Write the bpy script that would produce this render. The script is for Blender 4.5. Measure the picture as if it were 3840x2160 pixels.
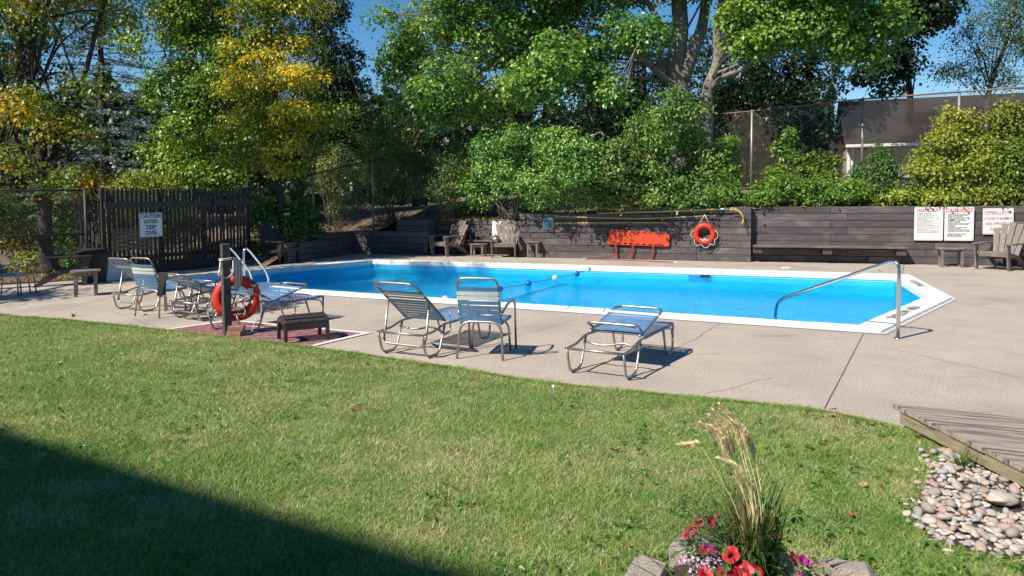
import bpy, bmesh, math, random
import numpy as np
from mathutils import Vector, Matrix, geometry

for o in list(bpy.data.objects): bpy.data.objects.remove(o)
random.seed(7); RS = np.random.RandomState(7)
SC = bpy.context.scene
COL = SC.collection
R = math.radians

# ------------------------------------------------------------------ camera
FPX, EYE, PITCH, ROLL, YH = 2700.0, 1.78, R(3.0), R(0.45), 738.0
CYP = YH + FPX*math.tan(PITCH)
cam = bpy.data.cameras.new('camera'); CAM = bpy.data.objects.new('camera', cam); COL.objects.link(CAM)
cam.sensor_width = 36.0; cam.lens = 36.0*FPX/3840.0
cam.shift_y = -(1080.0-CYP)/3840.0
cam.clip_start = 0.05; cam.clip_end = 2000
CAM.matrix_world = Matrix.Translation((0,0,EYE)) @ Matrix.Rotation(R(90)-PITCH,4,'X') @ Matrix.Rotation(-ROLL,4,'Z')
SC.camera = CAM

# ------------------------------------------------------------------ sky and sun
SUN_AZ = Vector((-0.82,-0.57)).normalized(); SUN_EL = R(46)
W = bpy.data.worlds.new('World'); SC.world = W; W.use_nodes = True
nt = W.node_tree; nt.nodes.clear()
sky = nt.nodes.new('ShaderNodeTexSky'); sky.sky_type = 'NISHITA'; sky.sun_disc = False
sky.sun_elevation = SUN_EL; sky.sun_rotation = math.atan2(SUN_AZ.x, SUN_AZ.y)
sky.altitude = 300; sky.air_density = 1.0; sky.dust_density = 0.0; sky.ozone_density = 2.0
bg = nt.nodes.new('ShaderNodeBackground'); bg.inputs['Strength'].default_value = 0.09
wo = nt.nodes.new('ShaderNodeOutputWorld')
hs_=nt.nodes.new('ShaderNodeHueSaturation'); hs_.inputs['Saturation'].default_value=1.38; hs_.inputs['Value'].default_value=1.0
nt.links.new(sky.outputs[0], hs_.inputs['Color']); nt.links.new(hs_.outputs[0], bg.inputs[0]); nt.links.new(bg.outputs[0], wo.inputs[0])
sl = bpy.data.lights.new('sun','SUN'); sl.energy = 5.0; sl.angle = R(0.53); sl.color = (1.0,0.92,0.80)
SUN = bpy.data.objects.new('sun', sl); COL.objects.link(SUN)
ldir = Vector((-SUN_AZ.x*math.cos(SUN_EL), -SUN_AZ.y*math.cos(SUN_EL), -math.sin(SUN_EL)))
SUN.rotation_euler = ldir.to_track_quat('-Z','Y').to_euler(); SUN.location = (-20,-14,25)
SC.view_settings.view_transform = 'Standard'; SC.view_settings.look = 'None'
SC.view_settings.exposure = 0.5; SC.view_settings.gamma = 1.0
SC.render.engine = 'CYCLES'
SC.cycles.max_bounces = 6; SC.cycles.diffuse_bounces = 2; SC.cycles.glossy_bounces = 3
SC.cycles.transparent_max_bounces = 12; SC.cycles.transmission_bounces = 4
SC.cycles.use_denoising = True

# ------------------------------------------------------------------ helpers: points
def rayd(px, py):
    x = px-1920.0; y = -(py-CYP)
    c, s = math.cos(-ROLL), math.sin(-ROLL)
    x, y = c*x-s*y, s*x+c*y
    return Vector((x, FPX*math.cos(PITCH)+y*math.sin(PITCH), -FPX*math.sin(PITCH)+y*math.cos(PITCH)))
def G(px, py, z=0.0):
    d = rayd(px,py); t = (z-EYE)/d.z
    return Vector((d.x*t, d.y*t, z))
def P(px, py, Y):
    d = rayd(px,py); t = Y/d.y
    return Vector((d.x*t, Y, EYE+d.z*t))
def ONP(px, py, p0, n):
    d = rayd(px,py); n = Vector(n); t = (Vector(p0)-Vector((0,0,EYE))).dot(n)/d.dot(n)
    return Vector((0,0,EYE))+d*t

# ------------------------------------------------------------------ helpers: materials
MATS = {}
def mat(name, col, rough=0.7, metal=0.0, var=0.0, vscale=8.0, bump=0.0, bscale=40.0, spec=0.5, col2=None, stretch=None, attr=None, detail=6.0, coat=0.0, thr=(0.35,0.65)):
    m = bpy.data.materials.new(name); m.use_nodes = True; MATS[name] = m
    t = m.node_tree; b = t.nodes['Principled BSDF']
    b.inputs['Roughness'].default_value = rough; b.inputs['Metallic'].default_value = metal
    b.inputs['Specular IOR Level'].default_value = spec
    if coat: b.inputs['Coat Weight'].default_value = coat
    b.inputs['Base Color'].default_value = (*col,1)
    tc = t.nodes.new('ShaderNodeTexCoord'); src = tc.outputs['Object']
    if stretch:
        mp = t.nodes.new('ShaderNodeMapping'); mp.inputs['Scale'].default_value = stretch
        t.links.new(src, mp.inputs[0]); src = mp.outputs[0]
    if var or col2:
        n = t.nodes.new('ShaderNodeTexNoise'); n.inputs['Scale'].default_value = vscale; n.inputs['Detail'].default_value = detail
        n.inputs['Roughness'].default_value = 0.65
        t.links.new(src, n.inputs['Vector'])
        rp = t.nodes.new('ShaderNodeValToRGB')
        c1 = tuple(c*(1-var) for c in col); c2 = col2 if col2 else tuple(min(1,c*(1+var)) for c in col)
        rp.color_ramp.elements[0].position = thr[0]; rp.color_ramp.elements[1].position = thr[1]
        rp.color_ramp.elements[0].color = (*c1,1); rp.color_ramp.elements[1].color = (*c2,1)
        t.links.new(n.outputs['Fac'], rp.inputs[0]); t.links.new(rp.outputs[0], b.inputs['Base Color'])
    if bump:
        n2 = t.nodes.new('ShaderNodeTexNoise'); n2.inputs['Scale'].default_value = bscale; n2.inputs['Detail'].default_value = 5
        t.links.new(src, n2.inputs['Vector'])
        bp = t.nodes.new('ShaderNodeBump'); bp.inputs['Strength'].default_value = bump; bp.inputs['Distance'].default_value = 0.02
        t.links.new(n2.outputs['Fac'], bp.inputs['Height']); t.links.new(bp.outputs[0], b.inputs['Normal'])
    return m
def mix_layer(m, col, scale, lo, hi, stretch=None, detail=4.0, rand=False):
    """lay a second, noise-shaped colour (scuffs, stains, dry patches) over a material"""
    t = m.node_tree; b = t.nodes['Principled BSDF']; inp = b.inputs['Base Color']
    mx = t.nodes.new('ShaderNodeMix'); mx.data_type = 'RGBA'
    if inp.links: t.links.new(inp.links[0].from_socket, mx.inputs[6])
    else: mx.inputs[6].default_value = inp.default_value
    mx.inputs[7].default_value = (*col,1)
    tc = t.nodes.new('ShaderNodeTexCoord'); src = tc.outputs['Object']
    if rand:
        oi = t.nodes.new('ShaderNodeObjectInfo'); va = t.nodes.new('ShaderNodeVectorMath'); va.operation = 'ADD'
        sc_ = t.nodes.new('ShaderNodeVectorMath'); sc_.operation = 'SCALE'; sc_.inputs['Scale'].default_value = 1.0
        t.links.new(oi.outputs['Location'], sc_.inputs[0]); t.links.new(src, va.inputs[0]); t.links.new(sc_.outputs[0], va.inputs[1]); src = va.outputs[0]
    if stretch:
        mp = t.nodes.new('ShaderNodeMapping'); mp.inputs['Scale'].default_value = stretch; t.links.new(src, mp.inputs[0]); src = mp.outputs[0]
    n = t.nodes.new('ShaderNodeTexNoise'); n.inputs['Scale'].default_value = scale; n.inputs['Detail'].default_value = detail
    t.links.new(src, n.inputs['Vector'])
    mr = t.nodes.new('ShaderNodeMapRange'); mr.inputs[1].default_value = lo; mr.inputs[2].default_value = hi
    t.links.new(n.outputs['Fac'], mr.inputs[0]); t.links.new(mr.outputs[0], mx.inputs[0]); t.links.new(mx.outputs[2], inp)
    return m
def attr_mat(name, rough=0.55, trans=0.3, spec=0.3, tint=(1.0,1.0,0.6), gain=1.0):
    m = bpy.data.materials.new(name); m.use_nodes = True; MATS[name] = m
    t = m.node_tree; b = t.nodes['Principled BSDF']; out = t.nodes['Material Output']
    a = t.nodes.new('ShaderNodeAttribute'); a.attribute_name = 'Col'
    gn = t.nodes.new('ShaderNodeVectorMath'); gn.operation = 'SCALE'; gn.inputs['Scale'].default_value = gain; t.links.new(a.outputs['Color'], gn.inputs[0])
    t.links.new(gn.outputs[0], b.inputs['Base Color']); b.inputs['Roughness'].default_value = rough
    b.inputs['Specular IOR Level'].default_value = spec
    if trans:
        tr = t.nodes.new('ShaderNodeBsdfTranslucent'); mm = t.nodes.new('ShaderNodeMix'); mm.data_type = 'RGBA'; mm.blend_type = 'MULTIPLY'
        mm.inputs[0].default_value = 1; mm.inputs[7].default_value = (*tint,1); t.links.new(gn.outputs[0], mm.inputs[6])
        t.links.new(mm.outputs[2], tr.inputs['Color'])
        ms = t.nodes.new('ShaderNodeMixShader'); ms.inputs[0].default_value = trans
        t.links.new(b.outputs[0], ms.inputs[1]); t.links.new(tr.outputs[0], ms.inputs[2]); t.links.new(ms.outputs[0], out.inputs[0])
    return m

mat('concrete',(0.43,0.365,0.30),0.9,var=0.10,vscale=1.6,bump=0.25,bscale=160)
mix_layer(MATS['concrete'],(0.25,0.215,0.185),48,0.50,0.70,detail=2)
mix_layer(MATS['concrete'],(0.62,0.55,0.47),75,0.60,0.74,detail=1)
mix_layer(MATS['concrete'],(0.25,0.225,0.20),0.8,0.52,0.80,detail=9)
mix_layer(MATS['concrete'],(0.22,0.20,0.18),2.2,0.62,0.78,stretch=(0.35,1.6,1),detail=8)
mat('joint',(0.09,0.08,0.07),0.95)
mat('coping',(0.80,0.79,0.76),0.55,var=0.05,vscale=7,bump=0.08)
mix_layer(MATS['coping'],(0.62,0.60,0.55),5,0.60,0.78,detail=8,rand=True)
mat('coping_side',(0.5,0.49,0.47),0.8,var=0.1,vscale=10)
mat('shell_wall',(0.30,0.74,0.95),0.6,var=0.06,vscale=3)
mat('shell_floor',(0.004,0.40,0.88),0.7,var=0.10,vscale=1.1)
mat('shell_print',(0.01,0.50,0.88),0.7,col2=(0.08,0.84,1.0),vscale=11,detail=3,thr=(0.42,0.58))  # pale cyan noise: water ripple light painted into the floor colour
mat('stripe',(0.02,0.12,0.35),0.6)
mat('timber',(0.088,0.076,0.079),0.72,var=0.22,vscale=3.5,bump=0.5,bscale=30,stretch=(1,1,6))
mix_layer(MATS['timber'],(0.22,0.20,0.19),22,0.69,0.75,stretch=(0.45,1,2.2),detail=5,rand=True)
mix_layer(MATS['timber'],(0.145,0.125,0.122),2.0,0.52,0.68,stretch=(1,1,2),detail=6,rand=True)
t_=MATS['timber'].node_tree; b_=t_.nodes['Principled BSDF']; oi_=t_.nodes.new('ShaderNodeObjectInfo'); mr_=t_.nodes.new('ShaderNodeMapRange'); mr_.inputs[3].default_value=0.72; mr_.inputs[4].default_value=1.22
t_.links.new(oi_.outputs['Random'],mr_.inputs[0]); mx_=t_.nodes.new('ShaderNodeVectorMath'); mx_.operation='SCALE'; t_.links.new(b_.inputs['Base Color'].links[0].from_socket,mx_.inputs[0]); t_.links.new(mr_.outputs[0],mx_.inputs['Scale']); t_.links.new(mx_.outputs[0],b_.inputs['Base Color'])
mat('fence_brown',(0.035,0.028,0.026),0.75,var=0.25,vscale=6,bump=0.4,bscale=40,stretch=(4,4,0.6))
mat('fence_rail',(0.06,0.048,0.045),0.75,var=0.2,vscale=6,bump=0.3)
mat('lattice',(0.16,0.12,0.09),0.8,var=0.2,vscale=20)
mat('post_paint',(0.075,0.062,0.058),0.7,var=0.2,vscale=9,bump=0.4,bscale=30,stretch=(3,3,0.5))
mix_layer(MATS['post_paint'],(0.16,0.14,0.125),14,0.62,0.72,stretch=(3,3,0.4))
mat('resin',(0.165,0.138,0.118),0.55,var=0.12,vscale=10,bump=0.12,bscale=90)
mix_layer(MATS['resin'],(0.31,0.265,0.23),6,0.55,0.75,rand=True)
mat('resin_dark',(0.048,0.038,0.036),0.45,var=0.12,vscale=10)
mat('aluminium',(0.40,0.365,0.33),0.42,metal=0.9,var=0.10,vscale=18)
mat('steel',(0.72,0.72,0.73),0.16,metal=1.0,var=0.05,vscale=10)
mat('strap_blue',(0.105,0.225,0.40),0.42,var=0.10,vscale=9)
mat('strap_navy',(0.02,0.045,0.09),0.5)
mat('strap_white',(0.70,0.70,0.68),0.45,var=0.05,vscale=9)
mat('ring_red',(0.62,0.036,0.010),0.5,var=0.10,vscale=7,bump=0.05)
mix_layer(MATS['ring_red'],(0.46,0.025,0.01),9,0.55,0.7)
mat('rope',(0.66,0.63,0.57),0.85,var=0.15,vscale=60,bump=0.6,bscale=120)
mat('rope_blue',(0.10,0.33,0.55),0.7,var=0.3,vscale=40)
mat('orange',(0.60,0.065,0.02),0.45,var=0.06,vscale=6)
mat('orange_strap',(0.27,0.03,0.012),0.6)
mat('black',(0.012,0.012,0.013),0.6)
mat('dark_cloth',(0.02,0.021,0.026),0.9,var=0.3,vscale=30)
mat('bin_grey',(0.03,0.031,0.032),0.6,var=0.15)
mat('white_plastic',(0.55,0.55,0.55),0.5,var=0.05)
mat('float_white',(0.82,0.82,0.82),0.3)
mat('float_blue',(0.01,0.12,0.45),0.3)
mat('yellow_pole',(0.55,0.42,0.12),0.45,var=0.25,vscale=14)
mat('pole_steel',(0.6,0.6,0.58),0.35,metal=0.8)
mat('net_blue',(0.10,0.33,0.55),0.6)
mat('sign_white',(0.80,0.80,0.79),0.5,var=0.02)
mat('sign_red',(0.42,0.02,0.03),0.5)
mat('sign_black',(0.02,0.02,0.022),0.5)
mat('sign_grey',(0.20,0.20,0.21),0.5)
mat('paint_red',(0.205,0.075,0.085),0.9,var=0.20,vscale=5,bump=0.2,bscale=140)
mix_layer(MATS['paint_red'],(0.34,0.24,0.22),12,0.48,0.70,detail=9)
mat('paint_red2',(0.30,0.07,0.06),0.9,var=0.15,vscale=5)
mat('paint_white',(0.66,0.63,0.57),0.85,var=0.10,vscale=10)
mix_layer(MATS['paint_white'],(0.42,0.37,0.31),20,0.60,0.72,detail=8)
mat('brick_red',(0.30,0.165,0.12),0.9,var=0.25,vscale=30,bump=0.4,bscale=90)
mat('block',(0.33,0.285,0.245),0.95,var=0.35,vscale=160,bump=0.5,bscale=220,detail=3)
mat('block_pink',(0.36,0.245,0.19),0.95,var=0.35,vscale=160,bump=0.5,bscale=220,detail=3)
mat('soil',(0.055,0.038,0.026),1.0,var=0.4,vscale=25,bump=1.0,bscale=60)
mat('mulch',(0.15,0.105,0.068),1.0,var=0.5,vscale=14,bump=1.0,bscale=45)
mix_layer(MATS['mulch'],(0.34,0.26,0.17),30,0.56,0.66,detail=6)
mat('ground',(0.06,0.065,0.03),1.0,var=0.3,vscale=0.5)
mat('lawn_base',(0.15,0.18,0.06),1.0,var=0.3,vscale=2.5,bump=0.8,bscale=60)
mix_layer(MATS['lawn_base'],(0.30,0.26,0.13),3.0,0.5,0.7,detail=6)
mat('plank',(0.33,0.272,0.23),0.85,var=0.35,vscale=5,bump=0.5,bscale=25,stretch=(0.35,6,3))
mix_layer(MATS['plank'],(0.095,0.075,0.063),4.5,0.50,0.64,stretch=(0.35,7,3),detail=8,rand=True)
mat('fascia',(0.27,0.225,0.14),0.85,var=0.25,vscale=7,bump=0.4,bscale=30,stretch=(0.5,0.5,5))
mat('sill_wood',(0.26,0.20,0.13),0.9,var=0.3,vscale=8,bump=0.4,stretch=(0.6,0.6,4))
mat('bark',(0.225,0.198,0.168),0.95,var=0.45,vscale=12,bump=1.0,bscale=22,stretch=(2.2,2.2,0.45))
mat('bark_dark',(0.05,0.04,0.033),0.95,var=0.4,vscale=12,bump=1.0,bscale=24,stretch=(2.2,2.2,0.5))
mat('twig',(0.14,0.105,0.08),0.95,var=0.3,vscale=6)
mat('chain',(0.20,0.17,0.145),0.5,metal=0.5)
mat('rust_rail',(0.23,0.145,0.095),0.8,var=0.25,vscale=6)
mat('galv',(0.36,0.35,0.32),0.5,metal=0.6,var=0.1,vscale=12)
mat('shingle',(0.009,0.0095,0.012),0.9,var=0.3,vscale=30)
mat('siding',(0.44,0.36,0.25),0.75,var=0.06,vscale=4)
mat('trim_white',(0.74,0.74,0.72),0.5,var=0.04)
mat('glass_dark',(0.02,0.025,0.03),0.08)
mat('wall_brick',(0.27,0.15,0.11),0.9,var=0.2,vscale=12)
mat('petunia_red',(0.40,0.003,0.012),0.5,var=0.15,vscale=30)
mat('petunia_dull',(0.25,0.025,0.03),0.6,var=0.2,vscale=30)
mat('petunia_magenta',(0.30,0.006,0.17),0.5,var=0.15,vscale=30)
mat('alyssum',(0.55,0.33,0.52),0.6)
mat('flower_eye',(0.03,0.003,0.01),0.7)
mat('fallen',(0.26,0.12,0.045),0.85,var=0.3,vscale=30)
mat('fallen_pale',(0.34,0.22,0.12),0.85,var=0.3,vscale=30)
mat('plume',(0.88,0.70,0.42),0.85,var=0.2,vscale=60)
for i,c in enumerate([(0.47,0.42,0.355),(0.40,0.32,0.27),(0.38,0.36,0.34),(0.58,0.53,0.46),(0.32,0.325,0.33),(0.48,0.40,0.30),(0.38,0.275,0.23),(0.30,0.26,0.23)]):
    mat('stone%d'%i,c,0.75,var=0.25,vscale=16,bump=0.25,bscale=50)
    mix_layer(MATS['stone%d'%i],tuple(min(1,x*1.5) for x in c),9,0.56,0.68,rand=True,detail=6)
attr_mat('leaf',0.40,0.32,0.5,gain=1.22); attr_mat('needle',0.6,0.08,0.2,(1,1,1)); attr_mat('blade',0.65,0.30,0.15,(1,1,0.7))
M = MATS

# ------------------------------------------------------------------ helpers: geometry
class MB:
    def __init__(s): s.V=[]; s.F=[]; s.M=[]
    def add(s, V, F, mi=0):
        k=len(s.V); s.V+= [tuple(v) for v in V]; s.F+=[tuple(i+k for i in f) for f in F]; s.M+=[mi]*len(F)
    def box(s, c, size, rot=None, ch=0.0, mi=0):
        a,b,h=[x/2 for x in size]; c=Vector(c)
        if ch<=0:
            V=[Vector((x*a,y*b,z*h)) for x in(-1,1) for y in(-1,1) for z in(-1,1)]
            F=[(0,1,3,2),(4,6,7,5),(0,4,5,1),(2,3,7,6),(0,2,6,4),(1,5,7,3)]
        else:
            ch=min(ch,a*.9,b*.9,h*.9); V=[];ix={}
            for x in(-1,1):
                for y in(-1,1):
                    for z in(-1,1):
                        ix[x,y,z]=len(V)
                        V+=[Vector((x*a,y*(b-ch),z*(h-ch))),Vector((x*(a-ch),y*b,z*(h-ch))),Vector((x*(a-ch),y*(b-ch),z*h))]
            F=[]
            for x in(-1,1):
                F.append([ix[x,y,z] for y,z in((-1,-1),(1,-1),(1,1),(-1,1))][::x])
                F.append([ix[y,x,z]+1 for y,z in((-1,-1),(-1,1),(1,1),(1,-1))][::x])
                F.append([ix[y,z,x]+2 for y,z in((-1,-1),(1,-1),(1,1),(-1,1))][::x])
            for p in(-1,1):
                for q in(-1,1):
                    F.append((ix[-1,p,q]+1,ix[1,p,q]+1,ix[1,p,q]+2,ix[-1,p,q]+2))
                    F.append((ix[p,-1,q],ix[p,1,q],ix[p,1,q]+2,ix[p,-1,q]+2))
                    F.append((ix[p,q,-1],ix[p,q,1],ix[p,q,1]+1,ix[p,q,-1]+1))
            for k in ix.values(): F.append((k,k+1,k+2))
        if rot is not None: V=[rot@v for v in V]
        s.add([v+c for v in V],F,mi)
    def tube(s, pts, r, n=8, closed=False, mi=0, caps=True):
        pts=[Vector(p) for p in pts]; m=len(pts)
        rr=r if hasattr(r,'__len__') else [r]*m
        T=[]
        for i in range(m):
            a=pts[(i-1)%m] if (closed or i>0) else pts[i]; b=pts[(i+1)%m] if (closed or i<m-1) else pts[i]
            d=(b-a); T.append(d.normalized() if d.length>1e-9 else Vector((0,0,1)))
        u=T[0].orthogonal().normalized(); k=len(s.V); V=[];F=[]
        for i in range(m):
            if i>0:
                u=(u-T[i]*u.dot(T[i]))
                u=u.normalized() if u.length>1e-6 else T[i].orthogonal().normalized()
            w=T[i].cross(u)
            for j in range(n):
                an=2*math.pi*j/n; V.append(pts[i]+(u*math.cos(an)+w*math.sin(an))*rr[i])
        for i in range(m if closed else m-1):
            for j in range(n):
                a=i*n+j;b=i*n+(j+1)%n;c=((i+1)%m)*n+(j+1)%n;d=((i+1)%m)*n+j; F.append((a,b,c,d))
        if caps and not closed: F.append(tuple(range(n))[::-1]); F.append(tuple(range((m-1)*n,m*n)))
        s.add(V,F,mi)
    def prism(s, poly, z0, z1, mi=0):
        n=len(poly); V=[(p[0],p[1],z0) for p in poly]+[(p[0],p[1],z1) for p in poly]
        F=[tuple(range(n))[::-1],tuple(range(n,2*n))]+[(i,(i+1)%n,n+(i+1)%n,n+i) for i in range(n)]
        s.add(V,F,mi)
    def board(s, poly2, origin, ux, uy, th, mi=0):
        """flat board: 2-D outline in (ux,uy), thickness th along ux x uy"""
        o=Vector(origin);ux=Vector(ux);uy=Vector(uy);n=ux.cross(uy).normalized()*th
        k=len(poly2); A=[o+ux*p[0]+uy*p[1] for p in poly2]; V=A+[a+n for a in A]
        F=[tuple(range(k))[::-1],tuple(range(k,2*k))]+[(i,(i+1)%k,k+(i+1)%k,k+i) for i in range(k)]
        s.add(V,F,mi)
    def mesh(s, name, mats, smooth=False):
        me=bpy.data.meshes.new(name); me.from_pydata(s.V,[],s.F)
        for m in (mats if isinstance(mats,(list,tuple)) else [mats]): me.materials.append(M[m] if isinstance(m,str) else m)
        if any(s.M): me.polygons.foreach_set('material_index',s.M)
        if len(s.F)<6000:
            bm=bmesh.new(); bm.from_mesh(me); bmesh.ops.recalc_face_normals(bm,faces=bm.faces); bm.to_mesh(me); bm.free()
        if smooth: me.polygons.foreach_set('use_smooth',[True]*len(me.polygons))
        me.update(); return me
    def obj(s, name, mats, parent=None, smooth=False, loc=None, rot=None):
        return ob(name, s.mesh(name,mats,smooth), parent, loc, rot)
def ob(name, me, parent=None, loc=None, rot=None):
    o=bpy.data.objects.new(name, me); COL.objects.link(o)
    if parent: o.parent=parent
    if loc is not None: o.location=loc
    if rot is not None: o.rotation_euler=rot
    return o
def tag(o,label=None,cat=None,group=None,kind=None):
    if label: o['label']=label
    if cat: o['category']=cat
    if group: o['group']=group
    if kind: o['kind']=kind
    return o
def thing(name,label,cat,loc=(0,0,0),rz=0,group=None):
    o=ob(name,None,None,loc,(0,0,rz)); o.empty_display_size=0.1
    return tag(o,label,cat,group)
def dup(root,loc=None,rz=None,label=None,group=None):
    def rec(o,par):
        c=o.copy(); COL.objects.link(c); c.parent=par
        for ch in o.children: rec(ch,c)
        return c
    r=rec(root,None)
    if loc is not None: r.location=loc
    if rz is not None: r.rotation_euler=(0,0,rz)
    if label: r['label']=label
    if group: r['group']=group
    return r
def fillet(pts, r, seg=5, closed=False):
    pts=[Vector(p) for p in pts]; out=[]; m=len(pts)
    for i,p in enumerate(pts):
        if not closed and i in(0,m-1): out.append(p); continue
        a=pts[(i-1)%m];b=pts[(i+1)%m]; da=(a-p);db=(b-p); k=min(r,da.length*.48,db.length*.48)
        A=p+da.normalized()*k;B=p+db.normalized()*k
        for j in range(seg+1):
            t=j/seg; out.append(A*(1-t)**2+p*2*t*(1-t)+B*t*t)
    return out
def sag(a,b,d,n=10):
    a=Vector(a);b=Vector(b); return [a.lerp(b,i/n)-Vector((0,0,d*4*(i/n)*(1-i/n))) for i in range(n+1)]
def text(parent,name,s,size,mt,fr,align='CENTER',xs=1.0,bold=0.0,space=1.0,lineh=1.0):
    """flat lettering; fr = 4x4 frame whose x runs along the line and y up the face"""
    cu=bpy.data.curves.new(name,'FONT'); cu.body=s; cu.size=size; cu.align_x=align; cu.align_y='CENTER'; cu.offset=bold; cu.space_character=space; cu.space_line=lineh
    cu.resolution_u=2
    o=bpy.data.objects.new('tmp',cu); COL.objects.link(o)
    dg=bpy.context.evaluated_depsgraph_get(); me=bpy.data.meshes.new_from_object(o.evaluated_get(dg))
    bpy.data.objects.remove(o); bpy.data.curves.remove(cu)
    me.transform(fr@Matrix.Diagonal((xs,1,1,1))); me.materials.clear(); me.materials.append(M[mt])
    return ob(name,me,parent)
def frame(o,ux,uy):
    ux=Vector(ux).normalized();uy=Vector(uy).normalized();n=ux.cross(uy)
    m=Matrix((ux,uy,n)).transposed().to_4x4(); m.translation=Vector(o); return m
def fill(outer,holes,z,name,mt,kind='structure'):
    bm=bmesh.new()
    for lp in [outer]+holes:
        vs=[bm.verts.new((p[0],p[1],z)) for p in lp]
        for i in range(len(vs)): bm.edges.new((vs[i],vs[(i+1)%len(vs)]))
    bmesh.ops.triangle_fill(bm,use_beauty=True,use_dissolve=False,edges=bm.edges[:],normal=(0,0,1))
    bmesh.ops.recalc_face_normals(bm,faces=bm.faces)
    for f in bm.faces:
        if f.normal.z<0: f.normal_flip()
    me=bpy.data.meshes.new(name); bm.to_mesh(me); bm.free(); me.materials.append(M[mt])
    o=ob(name,me); 
    if kind: o['kind']=kind
    return o
def offset_poly(poly,d):
    """offset a CCW polygon inwards by d"""
    n=len(poly);out=[]
    for i in range(n):
        a,b,c=Vector(poly[i-1]).to_2d(),Vector(poly[i]).to_2d(),Vector(poly[(i+1)%n]).to_2d()
        d1=(b-a).normalized();d2=(c-b).normalized(); n1=Vector((-d1.y,d1.x));n2=Vector((-d2.y,d2.x))
        k=(n1+n2); k=k/(k.length_squared)*2; out.append(b+k*d)
    return out

# ================================================================== SETTING
Z3=Vector((0,0,1))
POOL=[Vector(p) for p in ((4.70,9.11),(7.40,12.05),(8.61,15.57),(-4.02,20.57),(-6.90,17.55),(-8.05,15.45))]   # outer coping line, CCW
POOL_IN=offset_poly(POOL,0.34)
WZ=-0.11
# timber wall lines
J=Vector((6.33,19.03,0)); U2=Vector((math.cos(R(160.3)),math.sin(R(160.3)),0)); N2=Vector((-U2.y,U2.x,0))*-1.0   # N2 points away from the pool
if N2.y<0: N2=-N2
J1=J+N2*0.22; U1=(Vector((12.31,17.42,0))-J1).normalized(); N1=Vector((-U1.y,U1.x,0))
def s_at(px,p0,u):
    d=rayd(px,900); d=Vector((d.x,d.y)); a=Vector((p0.x,p0.y)); 
    # solve a+u*s = d*t
    det=u.x*(-d.y)-u.y*(-d.x); s=((-a.x)*(-d.y)-(-a.y)*(-d.x))/det
    return s
CORN=J+U2*s_at(1330,J,U2)
U4=(G(1098,986)-CORN); U4.z=0; L4=U4.length; U4.normalize(); N4=Vector((U4.y,-U4.x,0))
if N4.x>0: N4=-N4
WEND=J1+U1*9.0; ALC=0.75
# deck
LAWN_PX=[(0,1182),(300,1208),(617,1241),(980,1283),(1350,1331),(1700,1384),(2000,1431),(2350,1470),(2650,1500),(2900,1524),(3080,1546),(3240,1580),(3400,1625)]
LE=[G(a,b) for a,b in LAWN_PX]
LE=[Vector((-17,15.6,0)),Vector((-12.5,13.3,0))]+LE+[Vector((3.35,4.6,0)),Vector((3.9,3.2,0)),Vector((4.2,-6,0))]
def smooth_curve(pts,k=6):
    out=[];n=len(pts)
    for i in range(n-1):
        p0,p1,p2,p3=pts[max(i-1,0)],pts[i],pts[i+1],pts[min(i+2,n-1)]
        for j in range(k):
            t=j/k; out.append(0.5*((2*p1)+(-p0+p2)*t+(2*p0-5*p1+4*p2-p3)*t*t+(-p0+3*p1-3*p2+p3)*t**3))
    return out+[pts[-1]]
LEC=smooth_curve(LE,8)
FENCE_R=G(940,985); FENCE_L=G(400,1045)
dk=[(p.x,p.y) for p in LEC]+[(22,-6),(22,13.5),(WEND.x,WEND.y)]
dk+=[((J1+N1*.1).x,(J1+N1*.1).y),*[(q_.x,q_.y) for q_ in (J+U2*s_at(1945,J,U2)+N2*.1,J+U2*s_at(1945,J,U2)+N2*(ALC+.1),J+U2*s_at(1607,J,U2)+N2*(ALC+.1),J+U2*s_at(1607,J,U2)+N2*.1)],((CORN+N2*.1).x,(CORN+N2*.1).y),((CORN+U4*L4).x-0.1,(CORN+U4*L4).y),(FENCE_R.x-.15,FENCE_R.y+.1),(FENCE_L.x-.3,FENCE_L.y-.2),(-11.0,14.9),(-17,17.2)]
def ccw(p):
    a=sum(p[i-1][0]*p[i][1]-p[i][0]*p[i-1][1] for i in range(len(p))); return p if a>0 else p[::-1]
dk=ccw(dk)
pool_hole=[(p.x,p.y) for p in offset_poly(POOL,0.03)]
deck=fill(dk,[pool_hole],0.0,'pool_deck','concrete')
ground=fill([(-400,-400),(400,-400),(400,400),(-400,400)],[[(p.x,p.y) for p in offset_poly(POOL,-0.25)]],-0.12,'ground','ground')
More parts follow.
